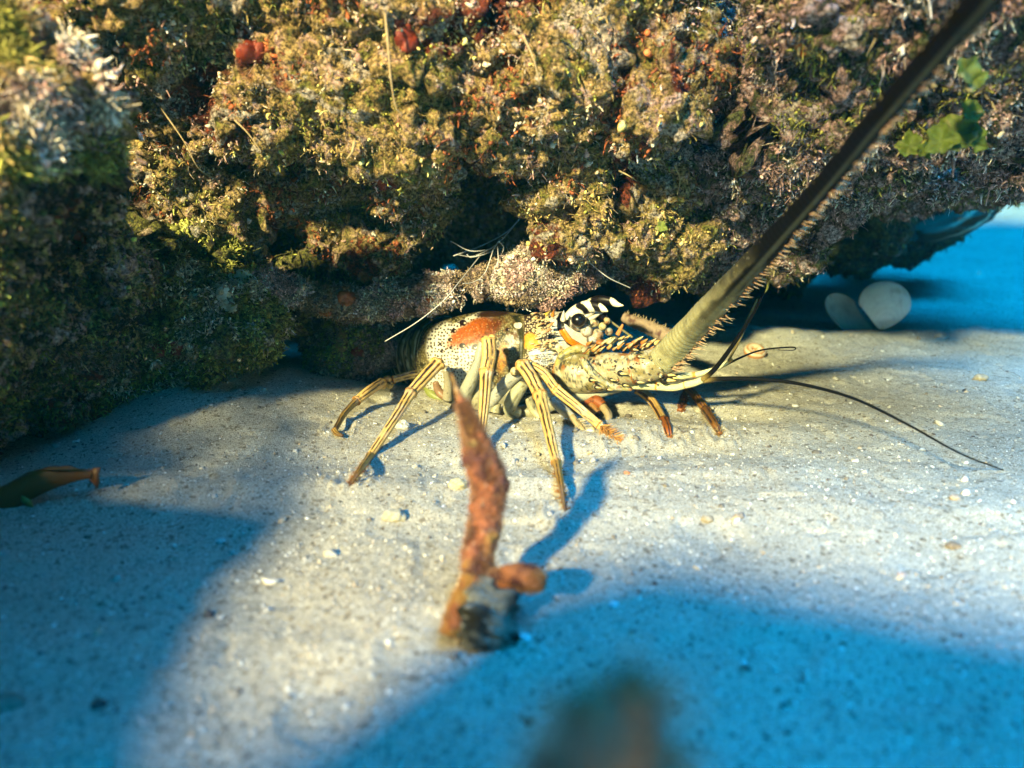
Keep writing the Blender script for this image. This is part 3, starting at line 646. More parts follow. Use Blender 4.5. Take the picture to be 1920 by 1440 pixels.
# fifth leg
leg_seg([(990, 684, .556, 9), (1018, 700, .55, 10), (1042, 730, .545, 9.5)], L2)
leg_seg([(1042, 730, .545, 10), (1083, 763, .533, 9.5), (1124, 797, .522, 8)], col_leg((-.2, .6)))
leg_seg([(1124, 797, .522, 8), (1142, 812, .518, 7), (1160, 831, yE, 2.5)], col_leg((-.9, .9), tip=(.35, .2, .05)), n=30)
# legs of the far side, in front of the head
DKL = np.array([.20, .11, .03]); yF = YF(1255, 820); yG = YF(1348, 815); yH = YF(1276, 772)
leg_seg([(1195, 730, .585, 8), (1215, 744, .58, 9), (1232, 766, .568, 8.5), (1247, 794, .55, 8)], col_leg((.2, .5), base=np.array([.50, .36, .16]), dk=1))
leg_seg([(1246, 790, .55, 9.5), (1252, 804, yF+.008, 8.5), (1256, 822, yF, 5)], col_leg((-.2, .6), base=np.array([.42, .16, .03])), n=26)
leg_seg([(1292, 730, .60, 7), (1306, 745, .59, 8), (1324, 770, .575, 8)], col_leg((-.5, .3), base=DKL*1.6, dk=1))
leg_seg([(1324, 770, .575, 8.5), (1338, 792, yG+.012, 8), (1350, 814, yG, 4.5)], col_leg((-.3, .5), base=DKL*1.4), n=26)
leg_seg([(1288, 735, .61, 7), (1280, 752, .60, 8.5), (1275, 771, yH, 5)], col_leg(base=np.array([.22, .08, .02])), n=26)
# mouthparts
for pts, c_ in [([(1034, 750, .56, 8), (1052, 765, .552, 10), (1075, 785, .542, 9)], (.60, .57, .48)), ([(1072, 782, .542, 8), (1092, 805, .532, 6), (1104, 818, .528, 3)], (.55, .46, .30)),
    ([(1098, 752, .57, 9), (1118, 752, .566, 12), (1132, 762, .56, 9)], (.42, .16, .05)), ([(1130, 762, .56, 8), (1141, 778, .553, 8), (1140, 796, .546, 5)], (.50, .40, .24)), ([(1108, 760, .565, 9), (1122, 776, .557, 8)], (.46, .26, .10)),
    ([(1052, 745, .57, 12), (1090, 742, .57, 12), (1130, 736, .57, 9), (1165, 728, .57, 6)], (.56, .55, .44))]:
    A, r, S = pth(pts, 24); body.add(*tube(A, r, 20, up=(0, -1, .3), colf=col_pale(c_, .7)))
# front face: eye stalks, antennule sockets, small plates
for (x, y, Y, r, c_, s) in [(1112, 606, .583, 10, (.74, .70, .50), (1.2, 1, .8)), (1130, 612, .582, 8, (.70, .62, .36), (1, 1, 1)), (1120, 628, .58, 12, (.66, .62, .48), (1, 1, 1)), (1138, 602, .585, 7, (.6, .5, .3), (1, 1, 1.2)), (1108, 640, .578, 12, (.70, .70, .62), (1, 1, 1)),
    (1142, 622, .58, 8, (.5, .5, .42), (1, 1, 1)), (1128, 642, .576, 10, (.50, .24, .08), (1.2, 1, .6)), (1100, 620, .579, 12, (.72, .70, .60), (1, 1, 1.1)), (1084, 604, .586, 17, (.76, .74, .66), (1.1, 1, 1)), (1128, 595, .59, 6, (.45, .2, .12), (1, 1, 1)), (1150, 636, .583, 7, (.4, .38, .2), (1.2, 1, 1))]:
    knob(x, y, Y, r, np.array(c_), s)
def spike(p0, p1, w, cb, ct, n=9, bands=None, bend=0.0, ns=10, flat=.7):
    p0, p1 = np.asarray(p0), np.asarray(p1); u = np.linspace(0, 1, n)[:, None]
    A = p0+(p1-p0)*u+np.array([0, 0, 1.])*(bend*np.sin(u*math.pi))
    r = w*(1-u[:, 0])**.75+w*.04
    body.add(*tube(A, r, ns, up=(0, -1, .2), flat=flat, colf=lambda uu, t, P: np.asarray(cb)*(1-uu[:, None])+np.asarray(ct)*uu[:, None]))
# plates pointing forward over the eye
spike(at(1100, 592, .585), at(1120, 580, .580), .004, WHT, WHT*.9); spike(at(1106, 598, .584), at(1126, 588, .58), .0035, WHT*.9, WHT*.8)
spike(at(1118, 588, .592), at(1139, 580, .59), .0038, WHT*.9, WHT*.8); spike(at(1056, 600, .578), at(1057, 582, .576), .0032, WHT, WHT)
spike(at(1036, 592, .585), at(1040, 578, .583), .0022, (.8, .4, .05), (.2, .08, .02)); spike(at(1024, 590, .592), at(1035, 580, .59), .002, (.8, .6, .1), BLK)
spike(at(1028, 612, .578), at(1040, 603, .573), .002, (.7, .6, .4), (.7, .25, .04)); spike(at(1018, 624, .576), at(1034, 617, .57), .0026, (.8, .75, .6), (.6, .22, .04))
# antenna peduncle of the near side
def col_ped(base, seed):
    def f(u, t, P):
        c = np.tile(base, (len(u), 1)); v = fbm(P, .010, 2, seed)
        c = lay(c, [.36, .30, .12], ss(0, .4, v)*.8); c = lay(c, [.72, .68, .55], ss(.1, .4, fbm(P, .005, 2, seed+30))*.7); e = np.abs(fbm(P*np.array([1.6, 1, 1]), .006, 2, seed+3)); c = lay(c, [.07, .07, .06], ss(.09, .04, e)*ss(-.25, .1, fbm(P, .012, 2, seed+9))*.9); c = lay(c, [.42, .17, .04], ss(.25, .45, fbm(P, .008, 2, seed+41))*.8)
        c = lay(c, [.45, .20, .05], ss(.93, .97, u)*.8+ss(.06, .02, u)*.7)
        d = worley(P, .0035, seed); c = lay(c, [.06, .07, .08], ss(.30, .20, d)*.7); d = worley(P, .007, seed+3); c = lay(c, [.80, .72, .5], ss(.22, .16, d)); return c
    return f
PB = np.array([.56, .50, .33])
for pts, sd in [([(1058, 690, .585, 34), (1085, 700, .575, 41), (1118, 703, .568, 34), (1140, 702, .565, 30)], 3), ([(1128, 690, .570, 32), (1160, 693, .560, 33), (1192, 692, .555, 30)], 13), ([(1186, 690, .556, 31), (1215, 686, .552, 31), (1246, 674, .55, 29), (1256, 668, .55, 26)], 23)]:
    A, r, S = pth(pts, 60); r = r*(1+.05*np.exp(-(np.linspace(0, 1, 60)/.06)**2)+.05*np.exp(-((1-np.linspace(0, 1, 60))/.06)**2)); body.add(*tube(A, r, 60, colf=col_ped(PB, sd)))
A, r, S = pth([(1048, 742, .585, 8), (1046, 700, .578, 10), (1056, 668, .575, 9), (1085, 654, .575, 8), (1112, 664, .575, 5)], 40); body.add(*tube(A, r, 24, colf=col_ped(np.array([.56, .50, .20]), 33)))
A, r, S = pth([(1090, 672, .560, 6), (1110, 700, .553, 8), (1140, 722, .548, 8), (1185, 730, .548, 4)], 40); body.add(*tube(A, r, 20, colf=col_ped(np.array([.60, .56, .30]), 43)))
for k in range(46):      # spines along the peduncle's upper edge
    x = 1095+k*3.6+random.uniform(-3, 3); y = 660-10*math.sin((x-1095)/50)+random.uniform(-14, 7)-(max(0, x-1200))*.12; Y = .566+random.uniform(-.006, .006)
    c0 = random.choice([(.78, .70, .42), (.70, .36, .10), (.80, .74, .5), (.5, .22, .05)])
    L_ = random.uniform(6, 16); spike(at(x, y, Y), at(x+L_*.8, y-L_*.6, Y-.004), .0013+random.random()*.0013, c0, random.choice([(.8, .75, .5), (.12, .06, .03), (.8, .5, .2)]))
for (x, y, L_) in [(1108, 712, 12), (1163, 700, 14), (1146, 712, 9), (1228, 700, 15), (1236, 690, 10), (1195, 716, 14), (1170, 722, 10), (1215, 712, 10), (1250, 702, 18), (1246, 712, 22), (1262, 708, 12), (1140, 730, 9), (1118, 726, 10), (1197, 668, 10), (1188, 655, 10)]:
    A = at(x, y, .546); knob(x, y, .546, L_*.45, np.array([.06, .05, .03])); spike(A, at(x+L_, y+2, .540), pr(L_*.36, .546), (.80, .76, .50), (.8, .6, .25))
for k in range(60):
    x = random.uniform(1062, 1240); y = random.uniform(668, 720); Y = .585-(x-1058)*.00018-.020
    rr = random.uniform(1.2, 2.8); knob(x, y, Y+random.uniform(0, .003), rr, np.array(random.choice([(.75, .68, .45), (.5, .25, .08), (.62, .58, .42), (.10, .09, .07)])))
for k in range(70):
    x = random.uniform(985, 1045); y = random.uniform(588, 700)
    rg = RG[np.argmin(np.abs(RG[:, 0]-x))]; v = (y-(rg[1]+rg[2])/2)/((rg[2]-rg[1])/2); Y = rg[3]-pr((rg[2]-rg[1])/2, rg[3])*rg[4]*math.sqrt(max(0, 1-v*v)); rr = random.uniform(1.2, 3.2)
    A = at(x, y, Y); spike(A, A+np.array([.0018, -.0012, .0008])*rr*.7, pr(rr, Y), (.76, .68, .48), random.choice([(.5, .2, .05), (.8, .7, .5), (.7, .4, .1)]))
M_body = mat_vcol('shell', 0.45, 0.22, 1100, 0.35, 1100, 0.0005, spec=.5, coat=.05)
body.Cc = [np.clip(c, 0, 1)**1.4*.86 for c in body.Cc]
bo = body.build('body', M_body, lob)

# horns over the eyes
M_horn = mat_vcol('horn', 0.35, 0.05, 900, .05, spec=.5)
def horn(pts, edges):
    g = Geo(); A, r, S = pth(pts, 70)
    def f(u, t, P):
        s = u+.06*np.cos(t)+.05*fbm(P, .006, 2, 4); c = np.tile(BLK, (len(u), 1))
        for a, b_ in edges: c = lay(c, [.86, .82, .62], ss(a-.012, a+.012, s)*ss(b_+.012, b_-.012, s)*(.35+.65*ss(-.9, -.5, np.cos(t-1.0))))
        return lay(c, [.75, .50, .12], ss(.94, 1, u)*.7)
    g.add(*tube(A, r, 40, up=(0, 0, 1), flat=.8, colf=f)); return g.build('horn', M_horn, lob)
horn([(1064, 604, .592, 14), (1078, 588, .588, 14), (1096, 577, .583, 13), (1114, 574, .578, 11), (1130, 579, .573, 7), (1140, 584, .570, 1)], [(.06, .36), (.47, .60), (.78, 1.1)])
horn([(1096, 590, .602, 12), (1108, 572, .600, 12), (1126, 564, .595, 11), (1146, 566, .590, 8.5), (1158, 571, .586, 5), (1169, 573, .583, .8)], [(.10, .30), (.62, 1.1)])
# eyes
M_eye, N, L, b = newmat('eye'); b.inputs['Base Color'].default_value = (.004, .0035, .005, 1); b.inputs['Roughness'].default_value = .28
for (x, y, Y, r) in [(1085, 600, .5745, 14), (1126, 592, .612, 12)]:
    bmk = bmesh.new(); bmesh.ops.create_uvsphere(bmk, u_segments=32, v_segments=20, radius=pr(r, Y), matrix=Matrix.Translation(Vector(at(x, y, Y)))@Matrix.Diagonal((1.05, 1, .93, 1)))
    me = bpy.data.meshes.new('eye'); bmk.to_mesh(me); bmk.free(); link('eye', me, M_eye, lob)

# long spiny antenna
ANT = [(1240, 678, .548, 28), (1262, 656, .543, 29), (1311, 602, .52, 27), (1404, 502, .48, 24), (1482, 416, .445, 21), (1561, 326, .41, 20), (1649, 219, .37, 22), (1776, 73, .33, 24), (1840, 0, .31, 27), (1960, -140, .28, 30)]
A, r, S = pth(ANT, 900)
u = np.linspace(0, 1, 900); ring = .5+.5*np.sin(u*2*math.pi*95+2*np.sin(u*60)); r2 = r*(1+.026*(ring-.5)+.03*np.sin(u*83)*np.sin(u*31+1))
def col_ant(uu, t, P):
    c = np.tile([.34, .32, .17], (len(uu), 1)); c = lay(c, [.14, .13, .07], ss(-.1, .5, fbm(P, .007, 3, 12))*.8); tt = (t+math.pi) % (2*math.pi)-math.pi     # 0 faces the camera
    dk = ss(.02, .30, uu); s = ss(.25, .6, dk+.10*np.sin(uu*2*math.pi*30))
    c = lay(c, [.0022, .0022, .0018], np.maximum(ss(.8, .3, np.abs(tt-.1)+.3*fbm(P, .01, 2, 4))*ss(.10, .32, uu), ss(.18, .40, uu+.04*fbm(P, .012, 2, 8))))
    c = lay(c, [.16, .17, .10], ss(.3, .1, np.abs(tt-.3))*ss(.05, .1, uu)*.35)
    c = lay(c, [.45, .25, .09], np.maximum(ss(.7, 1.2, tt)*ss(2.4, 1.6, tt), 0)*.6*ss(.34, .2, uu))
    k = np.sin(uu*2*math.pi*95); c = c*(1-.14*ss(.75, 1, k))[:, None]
    return c
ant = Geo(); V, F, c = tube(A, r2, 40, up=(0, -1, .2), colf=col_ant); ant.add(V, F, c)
Tn = np.gradient(A, axis=0); Tn /= np.linalg.norm(Tn, axis=1)[:, None]
camp = np.array([0, 0, CAMH])
M_ant = mat_vcol('antenna', .75, .2, 1200, .3, 900, .0004, spec=.15)
def add_spike(g, p0, d, L_, w, cb, ct, n=5, curve=None):
    uu = np.linspace(0, 1, n)[:, None]; P = p0+d*L_*uu
    if curve is not None: P = P+curve*L_*.35*uu**2
    g.add(*tube(P, w*(1-uu[:, 0])**.8+w*.05, 6, up=(0.1, -1, .3), colf=lambda q, t, PP: np.asarray(cb)*(1-q[:, None])+np.asarray(ct)*q[:, None]))
spg = Geo()
for k in range(8, 760, 5):
    vd = camp-A[k]; vd /= np.linalg.norm(vd); sd = np.cross(vd, Tn[k]); sd /= np.linalg.norm(sd); sd = -sd if sd[0] < 0 else sd   # sd: towards lower right
    fade = 1-.35*max(0, (k-500)/300)
    for rep in range(2):
        a = random.uniform(.0, .75); d0 = sd*math.cos(a)+vd*math.sin(a)*random.choice([1, 1, -1]); p0 = A[k]+d0*r[k]*.92
        d = d0*.75+Tn[k]*random.uniform(.1, .5)+rng.normal(0, .08, 3); d /= np.linalg.norm(d)
        add_spike(spg, p0, d, random.uniform(.0025, .0102)*fade*(1-.35*k/760), random.uniform(.00035, .00065), (.36, .13, .05), (.62, .54, .36), curve=Tn[k]*.5)
    if k % 12 < 4:
        a = random.uniform(.2, 1.2); d0 = -sd*math.cos(a)+vd*math.sin(a); add_spike(spg, A[k]+d0*r[k]*.95, d0*.6+Tn[k]*.8, random.uniform(.0015, .0035), .0006, (.3, .25, .1), (.5, .45, .25))
    if k % 16 < 4:
        for a in (.35, .8, 1.15, 1.5):
            a += random.uniform(-.06, .06); d0 = sd*math.cos(a)+vd*math.sin(a); add_spike(spg, A[k]+d0*r[k]*.97, d0*.5+Tn[k]*.9, .0018, .00075, (.02, .005, .004), (.03, .01, .008))
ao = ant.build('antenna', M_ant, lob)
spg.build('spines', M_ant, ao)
# stump of the far antenna lying on the far side
A2, r2_, S2 = pth([(1168, 594, .66, 8), (1190, 604, .655, 11), (1220, 616, .648, 13), (1262, 636, .638, 15), (1290, 650, .63, 16)], 120)
r2_ = r2_*(1+.13*np.abs(np.sin(np.linspace(0, 9*math.pi, 120))))
g = Geo(); g.add(*tube(A2, r2_, 24, colf=lambda uu, t, P: lay(np.tile([.30, .22, .15], (len(uu), 1)), [.10, .05, .04], ss(.0, .5, fbm(P, .004, 2, 3)))))
for k in range(90):
    q = random.randrange(2, 110); a = random.uniform(-1.6, 1.6); d0 = np.array([0.2, -math.sin(a)*.6, math.cos(a)]); d0 /= np.linalg.norm(d0); add_spike(g, A2[q]+d0*r2_[q]*.9, d0+rng.normal(0, .3, 3), .003, .0003, (.3, .2, .1), (.6, .5, .3))
g.build('antenna', M_ant, lob)
# antennules
g = Geo()
def strand(g, pts, col, n=70, ns=10, jo=None):
    A, r, S = pth(pts, n); g.add(*tube(A, r, ns, colf=(col if callable(col) else None), col=(1, 1, 1) if callable(col) else col))
CG = np.array([.66, .64, .36])
def cjoint(u, t, P): return lay(lay(np.tile(CG, (len(u), 1)), [.05, .04, .03], ss(.3, .6, fbm(P, .008, 2, 3))*ss(0, 1, np.cos(t))*.8), [.7, .3, .06], ss(.92, .97, u)+ss(.05, .02, u))
strand(g, [(1165, 720, .562, 10), (1205, 722, .556, 9.5), (1232, 724, .552, 9)], cjoint); strand(g, [(1230, 724, .552, 8.5), (1262, 727, .548, 7), (1286, 722, .544, 7)], cjoint)
strand(g, [(1284, 722, .544, 7.5), (1302, 718, .541, 7), (1320, 711, .538, 6)], cjoint); strand(g, [(1190, 704, .562, 6), (1250, 708, .556, 7), (1304, 702, .55, 6)], cjoint)
strand(g, [(1303, 703, .55, 6), (1322, 698, .547, 5), (1345, 690, .543, 4.5), (1372, 674, .535, 3.2)], cjoint)
BR = lambda u, t, P: lay(np.tile([.24, .17, .05], (len(u), 1)), [.003, .0026, .002], ss(.02, .15, u))
strand(g, [(1318, 712, .538, 6), (1342, 690, .530, 5), (1372, 650, .52, 4.3), (1402, 605, .51, 3.6), (1422, 570, .503, 2.8), (1434, 545, .50, 1.5)], BR)
strand(g, [(1366, 676, .536, 2.5), (1385, 640, .53, 3), (1402, 600, .53, 3), (1420, 560, .53, 1.6)], lambda u, t, P: np.tile([.18, .14, .05], (len(u), 1)))
strand(g, [(1320, 714, .538, 5), (1350, 710, .53, 4.6), (1420, 711, .515, 4), (1500, 720, .50, 3.6), (1600, 747, .475, 3.2), (1700, 795, .448, 2.7), (1800, 850, .425, 2.1), (1888, 884, yy := YF(1888, 884)+.004, 1.1)], BR, n=160)
strand(g, [(1350, 690, .543, 2.4), (1392, 669, .54, 2.2), (1430, 656, .537, 1.8), (1480, 651, .535, 1.5), (1492, 653, .535, 1.2), (1484, 657, .535, .8), (1450, 656, .535, .5)], BR, n=90)
strand(g, [(1136, 596, .585, 2), (1155, 610, .59, 2.2), (1185, 632, .60, 2.4)], (.45, .38, .18)); strand(g, [(1158, 628, .575, 5), (1163, 618, .575, 4), (1168, 608, .575, 2)], (.5, .2, .06))
g.build('antennule', M_ant, lob)
# setae on leg tips
g = Geo()
def setae(p0, p1, n, ln, w, cb, ct, spread=1.0):
    a = at(*p0); b_ = at(*p1); ax = b_-a; ax /= np.linalg.norm(ax)
    for k in range(n):
        q = random.random(); d = rng.normal(0, 1, 3); d -= ax*np.dot(d, ax); d /= np.linalg.norm(d); d = d*spread+ax*.6; d /= np.linalg.norm(d)
        add_spike(g, a+(b_-a)*q+d*.001, d, ln*random.uniform(.4, 1.2), w, cb, ct, n=4)
HB, HT = (.22, .07, .015), (.52, .24, .07)
setae((1046, 880, .455), (1060, 955, yD+.002), 260, .0055, .00035, HB, HT); setae((1126, 798, .52), (1160, 828, yE+.002), 300, .0065, .0004, (.40, .15, .03), (.72, .38, .12))
setae((686, 866, .473), (656, 908, yB+.002), 160, .0035, .0003, HB, HT); setae((1246, 792, .55), (1256, 820, yF), 140, .0045, .0004, HB, (.6, .36, .12))
setae((1326, 775, .57), (1350, 812, yG), 180, .0045, .0004, (.1, .05, .01), (.5, .36, .14)); setae((1286, 742, .605), (1276, 770, yH), 110, .0045, .0004, (.1, .03, .01), (.3, .13, .04))
setae((630, 805, .527), (642, 816, .521), 50, .003, .0003, (.02, .01, .01), (.1, .05, .02)); setae((1080, 785, .54), (1106, 818, .528), 160, .006, .0003, (.5, .42, .28), (.66, .56, .4))
setae((1040, 760, .555), (1080, 790, .54), 60, .005, .0003, (.5, .42, .28), (.66, .6, .45))
g.build('leg_hair', M_ant, lob)
# ------------------------------------------------------------ shells, rods, fish, small growth
M_shell = mat_vcol('seashell', .42, .06, 500, .15, 300, .0004, spec=.5, sss=.15)
def valve(root, a, up, right, H, W, depth, col, colin, thick=.0012, turn=0, name='valve'):
    """one cupped shell half: hinge at a, growing along up, bulging along n"""
    up = np.asarray(up, float); up /= np.linalg.norm(up); right = np.asarray(right, float); right -= up*np.dot(up, right); right /= np.linalg.norm(right); nn = np.cross(right, up)
    n1, n2_ = 60, 70; s = np.linspace(0, 1, n1); t = np.linspace(-1, 1, n2_); Sg, Tg = np.meshgrid(s, t, indexing='ij')
    ang = Tg*1.52; rr = Sg*(1-.10*np.abs(Tg)**3)
    # outline: circle-like fan from the hinge
    X = W*rr*np.sin(ang)*(.55+.45*Sg)*.62/1.0; Yv = H*(rr*np.cos(ang)*.5+Sg*.5*rr)
    Zb = depth*(1-np.clip(((X/(W*.62))**2+((Yv/H-.5)/.56)**2), 0, 1)**1.0)**.5*1.0
    ridge = 1+.004*np.sin(Sg*60)
    outs = []
    for off, cc in ((0, col), (-thick, colin)):
        Z = (Zb+off)*ridge if off == 0 else Zb+off
        V = np.asarray(a)+X[..., None]*right+Yv[..., None]*up+Z[..., None]*nn; outs.append((V.reshape(-1, 3), cc, off))
    i = np.arange(n1-1)[:, None]*n2_; j = np.arange(n2_-1)[None]; F = np.stack([i+j, i+j+1, i+n2_+j+1, i+n2_+j], -1).reshape(-1, 4)
    g = Geo()
    for V, cc, off in outs:
        c = np.tile(cc, (len(V), 1)); c = c*(1+.03*np.sin(Sg.reshape(-1)*50+2*Tg.reshape(-1)**2)*(off == 0)+.06*fbm(V, .01, 2, 3))[:, None]
        c = lay(c, [.62, .50, .26], ss(.22, .02, Sg.reshape(-1))*.8*(off == 0)); c = c*(1-.22*ss(.0, .5, fbm(V, .012, 3, 9)))[:, None]; c = lay(c, [.30, .26, .18], ss(.35, .5, fbm(V, .02, 3, 19))*.45); c = lay(c, [.35, .40, .38], ss(.65, .3, np.hypot(Sg.reshape(-1)-.5, Tg.reshape(-1)*.5)*2.2)*.6*(off != 0)); g.add(V, F, c)
    # rim
    e = (n1-1)*n2_+np.arange(n2_); Vr = np.vstack([outs[0][0][e], outs[1][0][e]]); k = np.arange(n2_-1)
    g.add(Vr, np.stack([k, k+1, k+1+n2_, k+n2_], -1), np.asarray(col)*.9)
    return g.build(name, M_shell, root)
h = gz(1645, 619); Yh = h[1]
root = empty('bivalve_shell', h); tag(root, 'open white clam shell with two cupped halves lying on the sand', 'shell')
valve(root, h+[0, 0, .001], (.10, .16, 1), (1, .15, 0), pr(92, Yh), pr(96, Yh), .015, (.88, .86, .80), (.80, .80, .76))
u2 = np.array([-.93, .12, .55]); u2 /= np.linalg.norm(u2); nrm = np.array([.30, -.62, .75]); nrm -= u2*np.dot(nrm, u2); r2v = np.cross(u2, nrm)
valve(root, h+[.002, .004, .002], u2, r2v, pr(112, Yh), pr(82, Yh), -.013, (.84, .80, .68), (.78, .80, .76))
# striped snail
q = gz(1416, 668); root = empty('snail_shell', q); tag(root, 'small orange and brown striped snail shell beside the thin looped antennule', 'shell')
g = Geo(); n = 200; u = np.linspace(0, 1, n); rad = pr(16, q[1])
ta = u*2*math.pi*3.2; rr = rad*(1-u)**1.1; A = q+np.stack([rr*np.cos(ta)*.9+(u*1.5-.3)*rad*1.2, rr*np.sin(ta)*.8, rad*.45+rr*.12+rr*np.sin(ta)*.35], -1)
g.add(*tube(A, rad*.62*(1-u)**1.05+.0002, 18, colf=lambda uu, t, P: lay(lay(np.tile([.62, .50, .34], (len(uu), 1)), [.45, .16, .03], ss(.2, .5, np.sin(t*5))), [.15, .05, .02], ss(.2, .6, fbm(P, .003, 2, 4))*.7)))
g.build('spiral', M_shell, root)

M_rod = mat_vcol('sponge', .85, .35, 700, .8, 600, .0012, spec=.2)
def fuzzy(g, A, r, n, ln, cb, ct, w=.00025):
    T = np.gradient(A, axis=0); T /= np.linalg.norm(T, axis=1)[:, None]
    for k in range(n):
        i_ = random.randrange(len(A)); d = rng.normal(0, 1, 3); d -= T[i_]*np.dot(d, T[i_]); d /= np.linalg.norm(d)
        add_spike(g, A[i_]+d*r[i_]*.9, d+rng.normal(0, .3, 3), ln*random.uniform(.4, 1.3), w, cb, ct, n=3)
def rod(root, pts, name, colf, n=160, amp=.18, seed=0):
    A, r, S = pth(pts, n); V, F, c = tube(A, r, 48, up=(0, -1, .2), colf=colf)
    K = n*48; ce = np.repeat(A, 48, axis=0); f = fbm(V[:K], .009, 3, seed)*amp*1.8+fbm(V[:K], .0025, 2, seed+2)*amp*.6
    V[:K] = ce+(V[:K]-ce)*(1+f)[:, None]; g = Geo(); g.add(V, F, c)
    return g, A, r
def col_sp(uu, t, P):
    c = np.tile([.25, .09, .045], (len(uu), 1)); c = lay(c, [.36, .25, .10], ss(.16, .05, uu)*.9); c = lay(c, [.34, .20, .05], ss(.05, .5, fbm(P, .010, 2, 11))*.9)
    c = lay(c, [.07, .03, .03], ss(0, .35, fbm(P, .006, 2, 21))*.85); c = lay(c, [.40, .37, .16], ss(.06, .0, np.abs(uu-.36))*ss(-.1, .4, fbm(P, .006, 2, 5))); return lay(c, [.75, .62, .42], ss(.2, .13, worley(P, .0035, 8))*.35)
b0 = gz(893, 1212); root = empty('sponge_stalk', b0); tag(root, 'knobbly rust red sponge stalk standing upright on the sand in front of the lobster', 'sponge')
PTS = [(846, 700, .335, 4), (858, 735, .334, 7), (873, 772, .332, 12), (888, 812, .330, 22), (898, 852, .328, 31), (913, 885, .326, 37), (917, 930, .322, 36), (908, 980, .317, 34), (896, 1030, .311, 33), (898, 1075, .304, 35), (905, 1110, .298, 34)]
PTS = [(a_, b_, c_, d_*.9) for a_, b_, c_, d_ in PTS]
g, A, r = rod(root, PTS, 'stalk', col_sp, amp=.34); fuzzy(g, A[24:], r[24:]*1.0, 9000, .0024, (.18, .075, .04), (.34, .19, .11), .0002); g.build('stalk', M_rod, root)
g, A, r = rod(root, [(925, 1088, .300, 22), (960, 1084, .296, 26), (990, 1086, .293, 26), (1010, 1090, .291, 22), (1022, 1092, .29, 9)], 'arm', lambda uu, t, P: lay(np.tile([.42, .15, .05], (len(uu), 1)), [.06, .02, .02], ss(-.1, .4, fbm(P, .008, 2, 3))), n=60, amp=.25); fuzzy(g, A, r, 1600, .0015, (.28, .14, .06), (.6, .3, .1), .0002); g.build('arm', M_rod, root)
def col_base(uu, t, P): return lay(lay(np.tile([.20, .19, .14], (len(uu), 1)), [.03, .03, .02], ss(0, .4, fbm(P, .006, 2, 3))), [.45, .45, .38], ss(.25, .15, worley(P, .004, 4))*.8)
g, A, r = rod(root, [(900, 1085, .301, 30), (908, 1120, .295, 56), (912, 1155, .289, 68), (902, 1190, .284, 60), (890, 1222, .279, 28)], 'foot', col_base, n=80, amp=.34, seed=4)
g.build('foot', M_rod, root)
g, A, r = rod(root, [(885, 1085, .298, 20), (866, 1125, .290, 22), (850, 1165, .283, 22), (842, 1192, .279, 16)], 'lobe', lambda uu, t, P: lay(np.tile([.46, .22, .04], (len(uu), 1)), [.38, .12, .04], ss(0, .4, fbm(P, .006, 2, 9))), n=50); fuzzy(g, A, r, 1600, .0015, (.30, .16, .05), (.6, .3, .1), .0002); g.build('lobe', M_rod, root)
# out of focus tip close to the lens
b1 = on_ground(1120, 1700); root = empty('blurred_sponge', b1); tag(root, 'blurred dark brown sponge tip rising in front of the lens at the bottom edge', 'sponge')
DB = lambda uu, t, P: lay(np.tile([.20, .085, .04], (len(uu), 1)), [.65, .26, .10], ss(-.1, .4, fbm(P, .004, 2, 9)))
base = [(1110, 1900, .100, 76), (1120, 1700, .097, 82), (1135, 1500, .094, 80)]
for k, tail in enumerate([[(1180, 1390, .091, 64), (1190, 1325, .090, 56), (1182, 1280, .089, 38)], [(1110, 1410, .091, 60), (1095, 1360, .090, 50), (1100, 1320, .089, 32)], [(1230, 1450, .092, 45), (1262, 1410, .091, 34)], [(1050, 1470, .092, 55), (1035, 1430, .091, 40)]]):
    g, A, r = rod(root, base+tail, 'branch', DB, n=70, amp=.3, seed=k); fuzzy(g, A[20:], r[20:], 420, .0055, (.34, .14, .05), (.5, .5, .34), .00016); g.build('branch', M_rod, root)

# wrasse, half in the frame at the left
M_fish = mat_vcol('fish', .4, .1, 900, .05)
fp = [(-70, 975, .40, 6), (-35, 962, .40, 20), (0, 942, .40, 26), (40, 920, .402, 26), (80, 903, .404, 23), (120, 893, .406, 18), (155, 889, .408, 12), (172, 890, .409, 9)]
root = empty('wrasse', at(40, 922, .40)); tag(root, 'slender olive and orange fish with a pale blue side stripe in the dark left corner', 'fish')
def col_fish(uu, t, P):
    tt = (t+math.pi) % (2*math.pi)-math.pi; c = np.tile([.16, .06, .01], (len(uu), 1)); c = lay(c, [.16, .13, .02], ss(1.5, 1.8, tt)); c = lay(c, [.40, .50, .55], ss(.16, .08, np.abs(tt-1.42))*ss(.25, .35, uu)*ss(.95, .85, uu)); return lay(c, BLK, ss(.025, .015, np.hypot(uu-.12, (tt-1.2)*.04)))
A, r, S = pth(fp, 90); g = Geo(); V, F, c = tube(A, r, 40, up=(0, 0, 1), flat=-.42, colf=col_fish); g.add(V, F[:, ::-1], c); g.build('body', M_fish, root)
def fin(pl, Y, col, name):
    P = np.array([at(x, y, Y) for x, y in pl]); n = len(P); off = np.array([0, .0008, 0]); g = Geo(); ce = P.mean(0)
    V = np.vstack([P, P+off, [ce], [ce+off]]); k = np.arange(n); k2 = (k+1) % n
    g.add(V, np.vstack([np.stack([k, k2, np.full(n, 2*n)], -1), np.stack([k2+n, k+n, np.full(n, 2*n+1)], -1), np.stack([k, k+n, k2+n], -1), np.stack([k, k2+n, k2], -1)]), col); g.build(name, M_fish, root)
fin([(166, 883), (176, 878), (188, 876), (184, 890), (186, 904), (182, 916), (174, 906), (166, 897)], .409, (.22, .09, .03), 'tail_fin')
fin([(20, 903), (50, 886), (90, 876), (130, 874), (150, 882), (120, 885), (80, 886), (40, 905)], .404, (.18, .08, .02), 'dorsal_fin')
